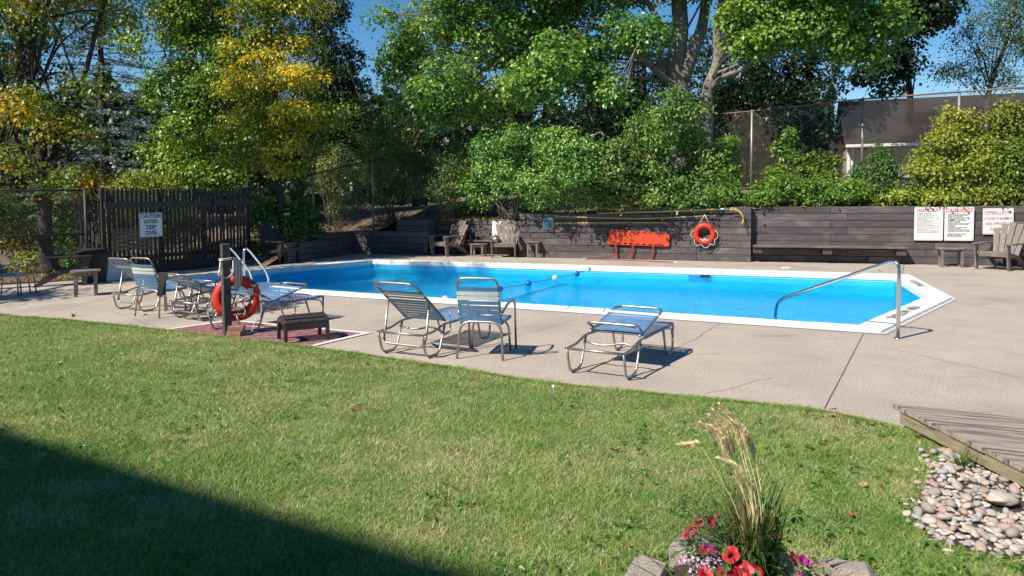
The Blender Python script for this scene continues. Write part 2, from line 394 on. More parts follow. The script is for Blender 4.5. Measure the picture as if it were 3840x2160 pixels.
# sawn and expansion joints, each a shallow dark strip in the slab
def strip(a,b,w,name,mt,parent,z=0.004):
    a=Vector((a[0],a[1],0));b=Vector((b[0],b[1],0)); d=(b-a).normalized(); n=Vector((-d.y,d.x,0))*w/2
    m=MB(); m.add([a-n,b-n,b+n,a+n],[(0,1,2,3)]); o=m.obj(name,mt,parent,loc=(0,0,z)); return o
for (a,b,w) in (((3238,1252),(3086,1544),.009),((2810,1045),(2560,985),.010),((3383,1035),(3392,985),.012)):
    strip(G(*a),G(*b),w,'joint','joint',deck)
for (a,b,w) in (((1010,1180),(1520,1118),.006),((3560,1130),(3840,1180),.006),((2700,1215),(2500,1330),.005),((3300,1300),(3840,1420),.005),((120,1190),(500,1090),.007),((600,1230),(420,1170),.005),((2640,1480),(2900,1415),.004),((2150,1200),(1850,1290),.005),((2560,1002),(2200,975),.008)):
    A=G(*a);B=G(*b); pts=[A.lerp(B,i/9)+Vector((random.uniform(-.02,.02),random.uniform(-.03,.03),0)) for i in range(10)]
    m=MB()
    for i in range(9):
        d=(pts[i+1]-pts[i]).normalized(); n=Vector((-d.y,d.x,0))*w/2; m.add([pts[i]-n,pts[i+1]-n,pts[i+1]+n,pts[i]+n],[(0,1,2,3)])
    m.obj('hairline_crack','joint',deck,loc=(0,0,.004))

# ---- lawn: a strip from the edge curve back past the camera
def smooth01(t): t=max(0,min(1,t)); return t*t*(3-2*t)
def lawn_z(x,y):
    d=lawn_dist(x,y)
    return 0.004+0.20*smooth01(d/4.5)+0.05*smooth01((d-3)/8)
EDGE=np.array([(p.x,p.y) for p in LEC])
def lawn_dist(x,y):
    a=EDGE[:-1];b=EDGE[1:];ab=b-a;ap=np.array((x,y))-a
    t=np.clip((ap*ab).sum(1)/np.maximum((ab*ab).sum(1),1e-9),0,1); q=a+ab*t[:,None]
    return float(np.sqrt(((q-(x,y))**2).sum(1).min()))
def lawn_dist_v(XY):
    best=np.full(len(XY),1e9)
    for i in range(len(EDGE)-1):
        a=EDGE[i];ab=EDGE[i+1]-a; t=np.clip(((XY-a)@ab)/max(ab@ab,1e-9),0,1); q=a+t[:,None]*ab
        best=np.minimum(best,((XY-q)**2).sum(1))
    return np.sqrt(best)
def lawn_zv(XY):
    d=lawn_dist_v(XY); s=lambda t:(lambda u:u*u*(3-2*u))(np.clip(t,0,1))
    return 0.004+0.20*s(d/4.5)+0.05*s((d-3)/8)
NT=26; V=[];F=[]
back=[Vector((-60+ (66)*(i/(len(LEC)-1)),-30,0)) for i in range(len(LEC))]
for i,p in enumerate(LEC):
    for j in range(NT):
        t=(j/(NT-1))**2.2; q=p.lerp(back[i],t); V.append((q.x,q.y))
VZ=lawn_zv(np.array(V)); V=[(a[0],a[1],z) for a,z in zip(V,VZ)]
for i in range(len(LEC)-1):
    for j in range(NT-1): F.append((i*NT+j,(i+1)*NT+j,(i+1)*NT+j+1,i*NT+j+1))
mb=MB(); mb.V=V; mb.F=F; mb.M=[0]*len(F)
lawn=mb.obj('lawn','lawn_base',smooth=True); lawn['kind']='structure'
def GL(px,py,dz=0.0):
    """pixel on the lawn surface"""
    z=0.1
    for _ in range(12): p=G(px,py,z+dz); z=lawn_z(p.x,p.y)
    return p

# ---- the pool: shell, water, coping stones
pool=ob('swimming_pool',None,None,(0,0,0)); tag(pool,kind='structure')
def floor_z(x):  return -0.40-0.10*smooth01((2.0-x)/6)
mb=MB(); n=len(POOL_IN); inn=POOL_IN; inn2=offset_poly(POOL,0.34+0.10)
# walls with a rounded foot
rings=[(0.34,0.0),(0.34,-0.27),(0.37,-0.36),(0.46,-0.40)]
V=[];F=[]
SEG=14
def ring_pts(off):
    q=offset_poly(POOL,off); out=[]
    for i in range(len(q)):
        a,b=q[i],q[(i+1)%len(q)]
        for k in range(SEG): out.append(a.lerp(b,k/SEG))
    return out
rp=[ring_pts(o) for o,_ in rings]; nn=len(rp[0])
for (o,z),pts in zip(rings,rp):
    for p in pts:
        zz=z if z>-0.1 else z*(floor_z(p.x)/-0.40); V.append((p.x,p.y,zz))
for k in range(len(rings)-1):
    for i in range(nn): F.append((k*nn+i,k*nn+(i+1)%nn,(k+1)*nn+(i+1)%nn,(k+1)*nn+i))
mb.add(V,F); mb.obj('shell_wall','shell_wall',pool,smooth=True)
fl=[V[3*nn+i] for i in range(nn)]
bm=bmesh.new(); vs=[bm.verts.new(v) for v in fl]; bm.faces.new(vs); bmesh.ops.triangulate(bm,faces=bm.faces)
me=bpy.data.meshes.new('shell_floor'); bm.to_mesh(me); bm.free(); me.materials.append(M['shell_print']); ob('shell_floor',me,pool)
st_a=G(2206,1042,-.41);st_b=G(1868,1134,-.41); m=MB(); d_=(st_b-st_a).normalized(); n_=Vector((-d_.y,d_.x,0))*.07; m.add([st_a-n_,st_b-n_,st_b+n_,st_a+n_],[(0,1,2,3)]); m.obj('depth_line','stripe',pool,loc=(0,0,.012))
# entry steps in the near right corner
c0=POOL_IN[0]
ea=(POOL_IN[5]-c0).normalized(); eb=(POOL_IN[1]-c0).normalized()
for k,(l,z) in enumerate(((0.55,-0.20),(0.95,-0.27),(1.35,-0.34))):
    m=MB(); q=[c0+ea*.01+eb*.01,c0+eb*(l+.6),c0+eb*(l+.45)+ea*(l*.9),c0+ea*(l+.8)+eb*(l*.5),c0+ea*(l+.8)]
    m.prism([(p.x,p.y) for p in q],z-0.07,z); m.obj('step','shell_wall',pool)
# floor break line across the pool under the float rope
# water sheet
wm=bpy.data.materials.new('water'); wm.use_nodes=True; t=wm.node_tree; t.nodes.clear()
out=t.nodes.new('ShaderNodeOutputMaterial'); tr=t.nodes.new('ShaderNodeBsdfTransparent'); tr.inputs[0].default_value=(0.14,0.90,1.0,1)
rf=t.nodes.new('ShaderNodeBsdfRefraction'); rf.inputs['IOR'].default_value=1.12; rf.inputs['Color'].default_value=(0.14,0.90,1.0,1); rf.inputs['Roughness'].default_value=0.0
gl=t.nodes.new('ShaderNodeBsdfGlossy'); gl.inputs['Roughness'].default_value=0.03; gl.inputs['Color'].default_value=(0.45,0.75,1,1)
fr=t.nodes.new('ShaderNodeFresnel'); fr.inputs['IOR'].default_value=1.14
tc=t.nodes.new('ShaderNodeTexCoord')
n1=t.nodes.new('ShaderNodeTexNoise'); n1.inputs['Scale'].default_value=20; n1.inputs['Detail'].default_value=4; n1.inputs['Roughness'].default_value=0.6
n2=t.nodes.new('ShaderNodeTexNoise'); n2.inputs['Scale'].default_value=1.3; n2.inputs['Detail'].default_value=3
t.links.new(tc.outputs['Object'],n1.inputs['Vector']); t.links.new(tc.outputs['Object'],n2.inputs['Vector'])
ad=t.nodes.new('ShaderNodeMath'); ad.operation='MULTIPLY_ADD'; ad.inputs[1].default_value=4.0
t.links.new(n2.outputs['Fac'],ad.inputs[0]); t.links.new(n1.outputs['Fac'],ad.inputs[2])
bp=t.nodes.new('ShaderNodeBump'); bp.inputs['Strength'].default_value=1.0; bp.inputs['Distance'].default_value=0.05
t.links.new(ad.outputs[0],bp.inputs['Height'])
for nd in (gl,fr,rf): t.links.new(bp.outputs[0],nd.inputs['Normal'])
m0=t.nodes.new('ShaderNodeMixShader'); m0.inputs[0].default_value=0.42; t.links.new(tr.outputs[0],m0.inputs[1]); t.links.new(rf.outputs[0],m0.inputs[2])
m1=t.nodes.new('ShaderNodeMixShader'); t.links.new(fr.outputs[0],m1.inputs[0]); t.links.new(m0.outputs[0],m1.inputs[1]); t.links.new(gl.outputs[0],m1.inputs[2]); t.links.new(m1.outputs[0],out.inputs[0])
M['water']=wm
wtr=fill([(p.x,p.y) for p in offset_poly(POOL,0.335)],[],WZ,'pool_water','water')
# coping stones
CT=0.035
inner=offset_poly(POOL,0.355-0.045); 
for e in range(len(POOL)):
    a,b=POOL[e],POOL[(e+1)%len(POOL)]; ai,bi=offset_poly(POOL,0.36)[e],offset_poly(POOL,0.36)[(e+1)%len(POOL)]
    L=(b-a).length; k=max(1,round(L/0.61)) if e not in (0,1) else 4
    for i in range(k):
        g=0.004/L; t0,t1=i/k+g,(i+1)/k-g
        q=[a.lerp(b,t0),a.lerp(b,t1),ai.lerp(bi,t1),ai.lerp(bi,t0)]
        c=(q[0]+q[1]+q[2]+q[3])/4; dz=random.uniform(-.0015,.0015)
        m=MB(); lo=[(p.x-c.x,p.y-c.y,-0.075) for p in q]; hi=[(p.x-c.x,p.y-c.y,CT-.012+dz) for p in q]
        top=[((p.x-c.x)*.97,(p.y-c.y)*.97,CT+dz) for p in q]
        m.add(lo+hi+top,[(3,2,1,0)]+[(j,(j+1)%4,4+(j+1)%4,4+j) for j in range(4)]+[(4+j,4+(j+1)%4,8+(j+1)%4,8+j) for j in range(4)]+[(8,9,10,11)])
        m.obj('coping_stone','coping',pool,loc=(c.x,c.y,0))
# grey mortar lip around the coping
lipo=[(p.x,p.y) for p in offset_poly(POOL,-0.07)]; lipi=[(p.x,p.y) for p in offset_poly(POOL,0.02)]
lip=fill(lipo,[lipi],0.008,'mortar_lip','coping_side',None); lip.parent=pool
# lettering on the coping at the shallow tip
def coping_text(s,e,t,flip,size):
    a,b=POOL[e],POOL[(e+1)%6]; d=(b-a).normalized(); nn_=Vector((-d.y,d.x)); c=a.lerp(b,t)+nn_*0.17
    ux=Vector((d.x,d.y,0));uy=Vector((nn_.x,nn_.y,0))
    if flip: ux,uy=-ux,-uy
    text(pool,'lettering',s,size,'sign_grey',frame((c.x,c.y,CT+.0045),ux,uy),bold=0.004,xs=0.95)
coping_text('SHALLOW AREA',0,0.45,False,0.20)
coping_text('NO DIVING',1,0.52,True,0.20)
# skimmer opening in the far wall and lids on the deck
fa,fb=POOL_IN[2],POOL_IN[3]; fd=(fb-fa).normalized(); fn=Vector((-fd.y,fd.x))
sk=fa+fd*((ONP(2625,1030,(fa.x,fa.y,0),(fn.x,fn.y,0)).to_2d()-fa).dot(fd))
m=MB(); ux=Vector((fd.x,fd.y,0)); uy=Z3; o0=Vector((sk.x,sk.y,0))+Vector((fn.x,fn.y,0))*0.012
rot=Matrix((ux,Vector((fn.x,fn.y,0)),Z3)).transposed()
m.box(o0+Vector((0,0,-.155)),(0.52,.02,.15),rot); m.obj('skimmer_face','net_blue',pool)
m=MB(); m.box(o0+Vector((-.12*fd.x,-.12*fd.y,-.12))+Vector((fn.x,fn.y,0))*.012,(0.22,.02,.07),rot); m.obj('skimmer_mouth','black',pool)
for px,py in ((1060,1107),(2645,1008),(2948,1005)):
    c=G(px,py); m=MB(); m.prism([(math.cos(a*math.pi/10)*.13,math.sin(a*math.pi/10)*.13) for a in range(20)],0.004,0.012)
    m.obj('access_lid','coping',deck,loc=(c.x,c.y,0))

# painted rectangles on the deck
def painted(poly,mtin,label,w=.09):
    q=ccw([(p.x,p.y) for p in poly]); q=[Vector(p) for p in q]
    r=tag(thing('painted_marking',label,'marking',(0,0,0)))
    o=fill([(p.x,p.y) for p in offset_poly(q,w)],[],0.005,'painted_field',mtin,None); o.parent=r
    o=fill([(p.x,p.y) for p in q],[[(p.x,p.y) for p in offset_poly(q,w)]],0.006,'painted_border','paint_white',None); o.parent=r
    return r
A=G(615,1236);B=G(871,1201);C=G(1396,1250);D=G(1174,1302)
pm=thing('painted_marking','faded red painted rectangle with white border on deck by the lawn','marking',(0,0,0))
edge_in=[Vector((p.x,p.y+.015,0)) for p in LEC if A.x<p.x<D.x]
o=fill(ccw([(p.x,p.y) for p in [D,C,B,A]+edge_in]),[],0.005,'painted_field','paint_red',None); o.parent=pm
for a_,b_ in ((A,B),(B,C),(C,D)):
    d_=(b_-a_).normalized(); n_=Vector((-d_.y,d_.x,0)); n_=n_ if n_.dot((A+B+C+D)/4-a_)>0 else -n_
    m=MB(); m.add([a_,b_,b_+n_*.085,a_+n_*.085],[(0,1,2,3)]); m.obj('painted_border','paint_white',pm,loc=(0,0,.009+.0012*(a_==B)+.0024*(a_==C)))
A=G(2195,967.5);B=G(2540,981)
pm2=painted([A,B,B+Vector((-.18,-.55,0))*.9,A+Vector((-.18,-.55,0))*.9],'paint_red2','red painted rectangle on the deck below the orange spine board',0.06)
# worn lettering remains inside the near painted rectangle
m=MB()
for px,py,w,h in ((960,1228,.35,.03),(1000,1239,.30,.05),(940,1247,.28,.035),(1030,1225,.25,.03),(905,1240,.16,.05)):
    c=G(px,py); m.box((c.x,c.y,0.0125),(w,h,.001),Matrix.Rotation(R(-24),3,'Z'))
m.obj('worn_letters','paint_white',pm)

# ---- timber retaining walls, each timber its own part
CH=0.183; TH=0.15
def timber_wall(name,label,p0,u,nrm,spans,seed,end_cap=True):
    """spans: list of (s0,s1,courses)"""
    rnd=random.Random(seed)
    root=thing(name,label,'retaining wall',(p0.x,p0.y,0))
    ang=math.atan2(u.y,u.x); rot=Matrix.Rotation(ang,3,'Z')
    maxc=max(c for _,_,c in spans)
    for c in range(maxc):
        # merge spans that reach this course
        runs=[]
        for s0,s1,k in spans:
            if k>c:
                if runs and abs(runs[-1][1]-s0)<1e-6: runs[-1][1]=s1
                else: runs.append([s0,s1])
        for s0,s1 in runs:
            s=s0; first=True
            while s<s1-1e-3:
                L=rnd.choice((2.4,2.4,1.8,2.1)) if not first else rnd.choice((0.8,1.4,2.0,2.4)); first=False
                e=min(s1,s+L)
                if s1-e<0.35: e=s1
                ll=e-s-0.006; ctr=u*((s+e)/2)+nrm*(TH/2+rnd.uniform(-.012,.012)+0.006*c)+Z3*(CH*(c+.5))
                m=MB(); m.box((0,0,0),(ll,TH,CH-.008),None,0.010)
                m.obj('timber','timber',root,loc=ctr,rot=(0,rnd.uniform(-.0022,.0022),ang+rnd.uniform(-.003,.003))); s=e
    return root
s2320=s_at(2325,J,U2);s1945=s_at(1945,J,U2);s1857=s_at(1857,J,U2);s1607=s_at(1607,J,U2);s1480=s_at(1490,J,U2);s1330=s_at(1330,J,U2)
w2=timber_wall('timber_wall','long dark timber retaining wall behind the pool carrying poles and orange board',J,U2,N2,[(0,s2320,8),(s2320,s1945,7)],3)
w2b=timber_wall('timber_wall','recessed timber wall behind the bench and no lifeguard sign',J+N2*ALC,U2,N2,[(s1945-.1,s1857,7),(s1857,s1607+.1,6)],8)
for s_,k_ in ((s1945,7),(s1607,6)):
    for c_ in range(k_):
        sg_=-1 if k_==7 else 1
        m=MB(); m.box((0,0,0),(.15,ALC-.04,CH-.008),None,.01); m.obj('timber','timber',w2b,loc=U2*(s_+sg_*.078)-N2*(ALC/2-.10)+Z3*(CH*(c_+.5)),rot=(0,0,math.atan2(U2.y,U2.x)))
w3=timber_wall('timber_wall','low dappled timber retaining wall at the far left pool corner',J-N2*0.06,U2,N2,[(s1607,s1480,6),(s1480,s1330,4)],4)
w4=timber_wall('timber_wall','shaded low timber wall running from the corner toward the picket fence',CORN-U4*0.0,U4,N4,[(0.0,L4*.6,4),(L4*.6,L4+.2,3)],5)
w1=timber_wall('timber_wall','dark timber retaining wall at right behind the bench and white signs',J1,U1,N1,[(-0.05,9.0,8)],6)
# return face of the jog
m=MB(); m.box(J+N2*0.26+Z3*(CH*4-.01)-U2*-0.03,(0.05,0.2,CH*8-.02),Matrix.Rotation(math.atan2(U2.y,U2.x),3,'Z')); m.obj('end_timber','timber',w2,loc=(-J.x,-J.y,0))

# ---- the planted bank behind the walls
def wall_top(s): # s along U2 from J (negative = right part)
    if s<0: return CH*8
    if s<s2320: return CH*8
    if s<s1857: return CH*8+(CH*7-CH*8)*smooth01((s-s2320+.6)/.6)
    if s<s1607: return CH*7+(CH*6-CH*7)*smooth01((s-s1857+.5)/.5)
    if s<s1480: return CH*6
    if s<s1330: return CH*6-(CH*2)*smooth01((s-s1480)/.9)
    return CH*4-0.25*smooth01((s-s1330)/3)
def bank_z(x,y):
    p=Vector((x,y,0))-J; s=p.dot(U2)
    if s<-0.2: s1=(Vector((x,y,0))-J1).dot(U1); t=(Vector((x,y,0))-J1).dot(N1); b=CH*8
    else: t=p.dot(N2); b=wall_top(s)
    rise=0.45*smooth01(t/3.2)+0.35*smooth01((t-2)/5)*smooth01((s+1)/6)
    low=-1.6*smooth01((t-12)/25)
    return b-0.035+rise+low
V=[];F=[]; TS=[0.10,0.2,0.35,0.6,0.9,1.3,1.8,2.4,3.2,4.2,5.5,7,9,12,16,22,30,45,70]
base=[]
SS=[-9.0+9.0*i/12 for i in range(12)]+[0.0]+sorted([(s1330+0.15)*i/30 for i in range(1,31)]+[s1945-.02,s1945+.02,s1607-.02,s1607+.02]); ns=len(SS)-1
for i in range(ns+1):
    s=SS[i]
    if s<=0: b0=J1+U1*(-s); nr=N1
    else: b0=J+U2*s; nr=N2
    if i==12: b0=J+N2*.1; nr=(N1+N2).normalized()
    for tt in TS:
        q=b0+nr*(tt+(ALC if s1945<s<s1607 else 0)); V.append((q.x,q.y,bank_z(q.x,q.y) if tt>.1 else bank_z(q.x,q.y)-.02))
# left flank behind w4
nb=len(TS)
extra=[CORN+U4*(L4*f) for f in (0.0,.35,.7,1.0,1.4)]
for k,b0 in enumerate(extra):
    for tt in TS:
        q=b0+(N4*(1-0.2)+N2*0.35).normalized()*tt if k else b0+(N4+N2).normalized()*tt
        ztop=(.70,.68,.52,.34,-.06)[k]
        V.append((q.x,q.y,ztop+(0.45 if k<3 else .2 if k==3 else 0)*smooth01(tt/4)-(.8 if k<4 else .05)*smooth01((tt-10)/20)))
for i in range(ns+len(extra)):
    for j in range(nb-1): F.append((i*nb+j,(i+1)*nb+j,(i+1)*nb+j+1,i*nb+j+1))
mb=MB(); mb.V=V; mb.F=F; mb.M=[0]*len(F); bank=mb.obj('hillside','mulch',smooth=True); bank['kind']='structure'
# soil on the flat ground left of the deck, under fence and shrubs
soil=fill(ccw([(-40,14.2),(-17,17.3),(-11.0,15.0),(FENCE_L.x-.35,FENCE_L.y-.15),(FENCE_R.x-.2,FENCE_R.y+.15),(-7.6,22),(-12,40),(-60,60)]),[],-0.02,'soil_bed','mulch')

# ================================================================== FENCES
def chain_panel(root,a,b,z0a,z0b,h,pitch=0.075,r=0.0028):
    """wire mesh between two ground points; both diagonals as thin wires"""
    a=Vector(a);b=Vector(b);L=(b-a).length;u=(b-a)/L; m=MB()
    nrm=Vector((-u.y,u.x,0))
    n=int((L+h)/pitch)
    for sgn in (1,-1):
        for i in range(n+1):
            x0=i*pitch-(h if sgn>0 else 0); pts=[]
            # clip to [0,L]
            t0,t1=0.0,h
            if sgn>0:
                lo=max(0,-x0); hi=min(h,L-x0)
            else:
                lo=max(0,x0-L); hi=min(h,x0)
            if hi-lo<0.02: continue
            A=a+u*(x0+sgn*lo);B=a+u*(x0+sgn*hi)
            fa=(x0+sgn*lo)/L; fb=(x0+sgn*hi)/L
            A=Vector((A.x,A.y,z0a+(z0b-z0a)*fa+lo))+nrm*(.003*sgn);B=Vector((B.x,B.y,z0a+(z0b-z0a)*fb+hi))+nrm*(.003*sgn)
            m.tube([A,B],r,3,caps=False)
    # knuckled tips above the rail
    k=int(L/pitch)
    for i in range(k):
        x=i*pitch; A=a+u*x; z=z0a+(z0b-z0a)*x/L+h
        m.tube([Vector((A.x,A.y,z)),Vector((A.x,A.y,z+.045))+u*.012],r*1.2,3,caps=False)
    o=m.obj('wire_mesh','chain',root); o['kind']='stuff'; return o
def post(root,p,h,r=0.032,mt='galv',name='fence_post'):
    m=MB(); m.tube([(0,0,-.25),(0,0,h)],r,10); m.tube([(0,0,h),(0,0,h+.02),(0,0,h+.045)],[r*1.15,r*1.15,r*.35],10)
    return m.obj(name,mt,root,smooth=True,loc=p)
def rail(root,pts,r=0.023,mt='rust_rail',name='rail'):
    m=MB(); m.tube(pts,r,8); return m.obj(name,mt,root,smooth=True)
# right chain-link fence on the bank
cf=thing('chain_link_fence','tall chain-link fence with rusty top rail above the right timber wall','fence')
FP=[]
for px,Y,ytop,ybot in ((2610,23.4,437,722),(2817,22.2,417,708),(3231,20.6,372,680),(3590,19.3,345,655),(3960,18.1,318,640)):
    t_=P(px,ytop,Y); b_=P(px,ybot,Y); FP.append((b_,t_))
for i,(b_,t_) in enumerate(FP):
    if 0<i<4: post(cf,Vector((b_.x,b_.y,b_.z)),t_.z-b_.z)
for (b0,t0),(b1,t1) in zip(FP[:-1],FP[1:]):
    rail(cf,[t0,t1]); rail(cf,[b0+Z3*.03,b1+Z3*.03],.018,'galv','bottom_rail')
    h=(t0.z-b0.z+t1.z-b1.z)/2
    chain_panel(cf,(b0.x,b0.y,0),(b1.x,b1.y,0),t0.z-h,t1.z-h,h)
# weathered sill timbers below it
for px0,px1,Y in ((2755,2905,22.0),(2640,2752,22.9)):
    a=P(px0,722,Y);b=P(px1,716,Y-.5); m=MB(); d=(b-a); m.box((0,0,0),(d.length,.16,.17),None,.012)
    tag(m.obj('garden_timber','sill_wood',None,loc=(a+b)/2-Z3*.04,rot=(0,0,math.atan2(d.y,d.x))),'weathered tan timber lying under the chain-link fence '+('right of the trunk' if px0>2700 else 'beside the lilac'),'timber')
# left chain-link fence rising behind the shrubs
cf2=thing('chain_link_fence','chain-link fence climbing behind the yellow tree beside picket fence','fence')
FQ=[]
for px,Y,ytop,ybot in ((945,20.6,716,955),(1178,21.6,652,885),(1400,23.0,600,835),(1640,24.4,560,800)):
    FQ.append((P(px,ybot,Y),P(px,ytop,Y)))
for i,(b_,t_) in enumerate(FQ):
    if i>0: post(cf2,b_,t_.z-b_.z,.03)
for (b0,t0),(b1,t1) in zip(FQ[:-1],FQ[1:]):
    rail(cf2,[t0,t1],.022,'bark_dark'); h=(t0.z-b0.z+t1.z-b1.z)/2
    chain_panel(cf2,(b0.x,b0.y,0),(b1.x,b1.y,0),t0.z-h,t1.z-h,h)
# short pale timbers on the bank behind the no lifeguard sign
for px0,px1,py,Y,lab in ((1822,1902,786,25.0,'pale landscape timber on the bank above the no lifeguard sign'),(1395,1485,822,24.8,'sunlit edging timber among thin stems above the low wall')):
    a=P(px0,py,Y);b=P(px1,py-4,Y); m=MB(); d=b-a; m.box((0,0,0),(d.length,.15,.15),None,.012)
    tag(m.obj('garden_timber','sill_wood',None,loc=(a+b)/2,rot=(0,0,math.atan2(d.y,d.x))),lab,'timber')
# chain-link at far left with dark rails
cf3=thing('chain_link_fence','dark chain-link fence behind the strap chair at far left','fence')
a0=G(-420,1085);b0=Vector((FENCE_L.x-.35,FENCE_L.y-.05,0))
for p in (a0,a0.lerp(b0,.5),b0+Vector((.02,-.1,0))): post(cf3,p,2.02,.032,'bin_grey')
for z in (2.0,1.02): rail(cf3,[a0+Z3*z,b0+Z3*z],.022,'bin_grey')
chain_panel(cf3,a0,b0,0,0,2.0)

# picket fence
FD=(FENCE_R-FENCE_L); FL=FD.length; FU=FD.normalized(); FN=Vector((FU.y,-FU.x,0))     # FN faces the pool
pf=thing('picket_fence','dark brown picket fence with top rail beside the pool deck','fence',(FENCE_L.x,FENCE_L.y,0),math.atan2(FU.y,FU.x))
# local frame: x along fence, -y faces pool
def fb(name,c,size,mt='fence_brown',ch=.004): m=MB(); m.box((0,0,0),size,None,ch); return m.obj(name,mt,pf,loc=c)
pk=MB(); pk.board([(-.036,0),(.036,0),(.036,1.92),(.012,1.99),(-.012,1.99),(-.036,1.92)],(0,0,0),(1,0,0),(0,0,1),.018); pkm=pk.mesh('picket','fence_brown')
npk=36
for i in range(npk):
    x=.10+i*(FL-.2)/(npk-1)
    ob('picket',pkm,pf,(x,random.uniform(-.004,.004),.06+random.uniform(-.02,.02)),(0,random.uniform(-.012,.012),0))
for x,h in ((0.0,2.06),(1.42,1.98),(2.75,1.98),(FL,2.1)): fb('fence_post',(x,.07,h/2),(.1,.1,h),ch=.008)
fb('rail',(1.42,-.055,1.66),(2.9,.04,.14),'fence_rail',.006); fb('rail',(3.62,-.055,1.70),(1.22,.045,.16),'fence_rail',.006)
fb('rail',(FL/2,.04,.42),(FL,.04,.1)); fb('kick_board',(FL/2+.5,-.05,.13),(FL-1.0,.035,.24)); 
m=MB(); m.tube([(0,0,2.1),(0,0,2.14),(0,0,2.18),(0,0,2.22),(0,0,2.27),(0,0,2.36)],[.04,.055,.025,.045,.035,.004],8); m.obj('finial','galv',pf,True,loc=(FL,.07,0))
# lattice panel in front of the pickets
lx0,lx1,lz0,lz1=.12,1.15,.60,1.12
def clip_diag(sg):
    out=[]; p=.095; x=lx0-1.0
    while x<lx1+1.0:
        # line x + sg*(z-lz0)
        za,zb=lz0,lz1
        xa,xb=x,x+sg*(lz1-lz0)
        if sg>0: za=max(lz0,lz0+(lx0-x)); zb=min(lz1,lz0+(lx1-x))
        else: za=max(lz0,lz0+(x-lx1)); zb=min(lz1,lz0+(x-lx0))
        if zb-za>.04: out.append(((x+sg*(za-lz0),za),(x+sg*(zb-lz0),zb)))
        x+=p
    return out
for sg,yy in ((1,-.062),(-1,-.072)):
    for (xa,za),(xb,zb) in clip_diag(sg):
        m=MB(); L=math.hypot(xb-xa,zb-za); m.box((0,0,0),(L,.007,.034)); m.obj('lattice_slat','lattice',pf,loc=((xa+xb)/2,yy,(za+zb)/2),rot=(0,-math.atan2(zb-za,xb-xa),0))
# fence section running off to the left of the gate post
pf2=thing('picket_fence','short dark fence section behind chain-link left of the gate post','fence',(FENCE_L.x-.25,FENCE_L.y+.9,0),R(168))
for i in range(10): ob('picket',pkm,pf2,(.1+i*.11,0,.04+random.uniform(-.02,.02)))
m=MB(); m.box((.6,.04,1.7),(1.2,.04,.1)); m.obj('rail','fence_brown',pf2)
# the caution sign
sgn=ONP(566,843,FENCE_L+FN*.09,FN)
sd=thing('warning_sign','white caution avoid deep dives sign on the picket fence','sign',sgn)
ux=FU; uy=Z3
fr=frame((0,0,0),ux,Z3); w_,h_=.62,.58
m=MB(); m.board([(-w_/2,-h_/2),(w_/2,-h_/2),(w_/2,h_/2),(-w_/2,h_/2)],FN*0,ux,Z3,.006); m.obj('panel','sign_white',sd)
nn_=ux.cross(Z3).normalized()
def edge_line(root,w,h,o,ux,uy,mt,t=.006,ins=.015):
    m=MB(); W2,H2=w/2-ins,h/2-ins
    for (x,y,a,b) in ((0,H2,W2*2,t),(0,-H2,W2*2,t),(W2,0,t,H2*2),(-W2,0,t,H2*2)):
        c=Vector(o)+ux*x+uy*y; m.add([c-ux*a/2-uy*b/2,c+ux*a/2-uy*b/2,c+ux*a/2+uy*b/2,c-ux*a/2+uy*b/2],[(0,1,2,3)])
    m.obj('border',mt,root)
edge_line(sd,w_,h_,nn_*.0095,ux,Z3,'sign_black',.008)
for i,s in enumerate(('CAUTION','AVOID','DEEP','DIVES')): text(sd,'lettering',s,.135,'sign_black',frame(nn_*.0105+Z3*(.205-.132*i),ux,Z3),xs=(.86 if i==0 else .9),bold=.003)

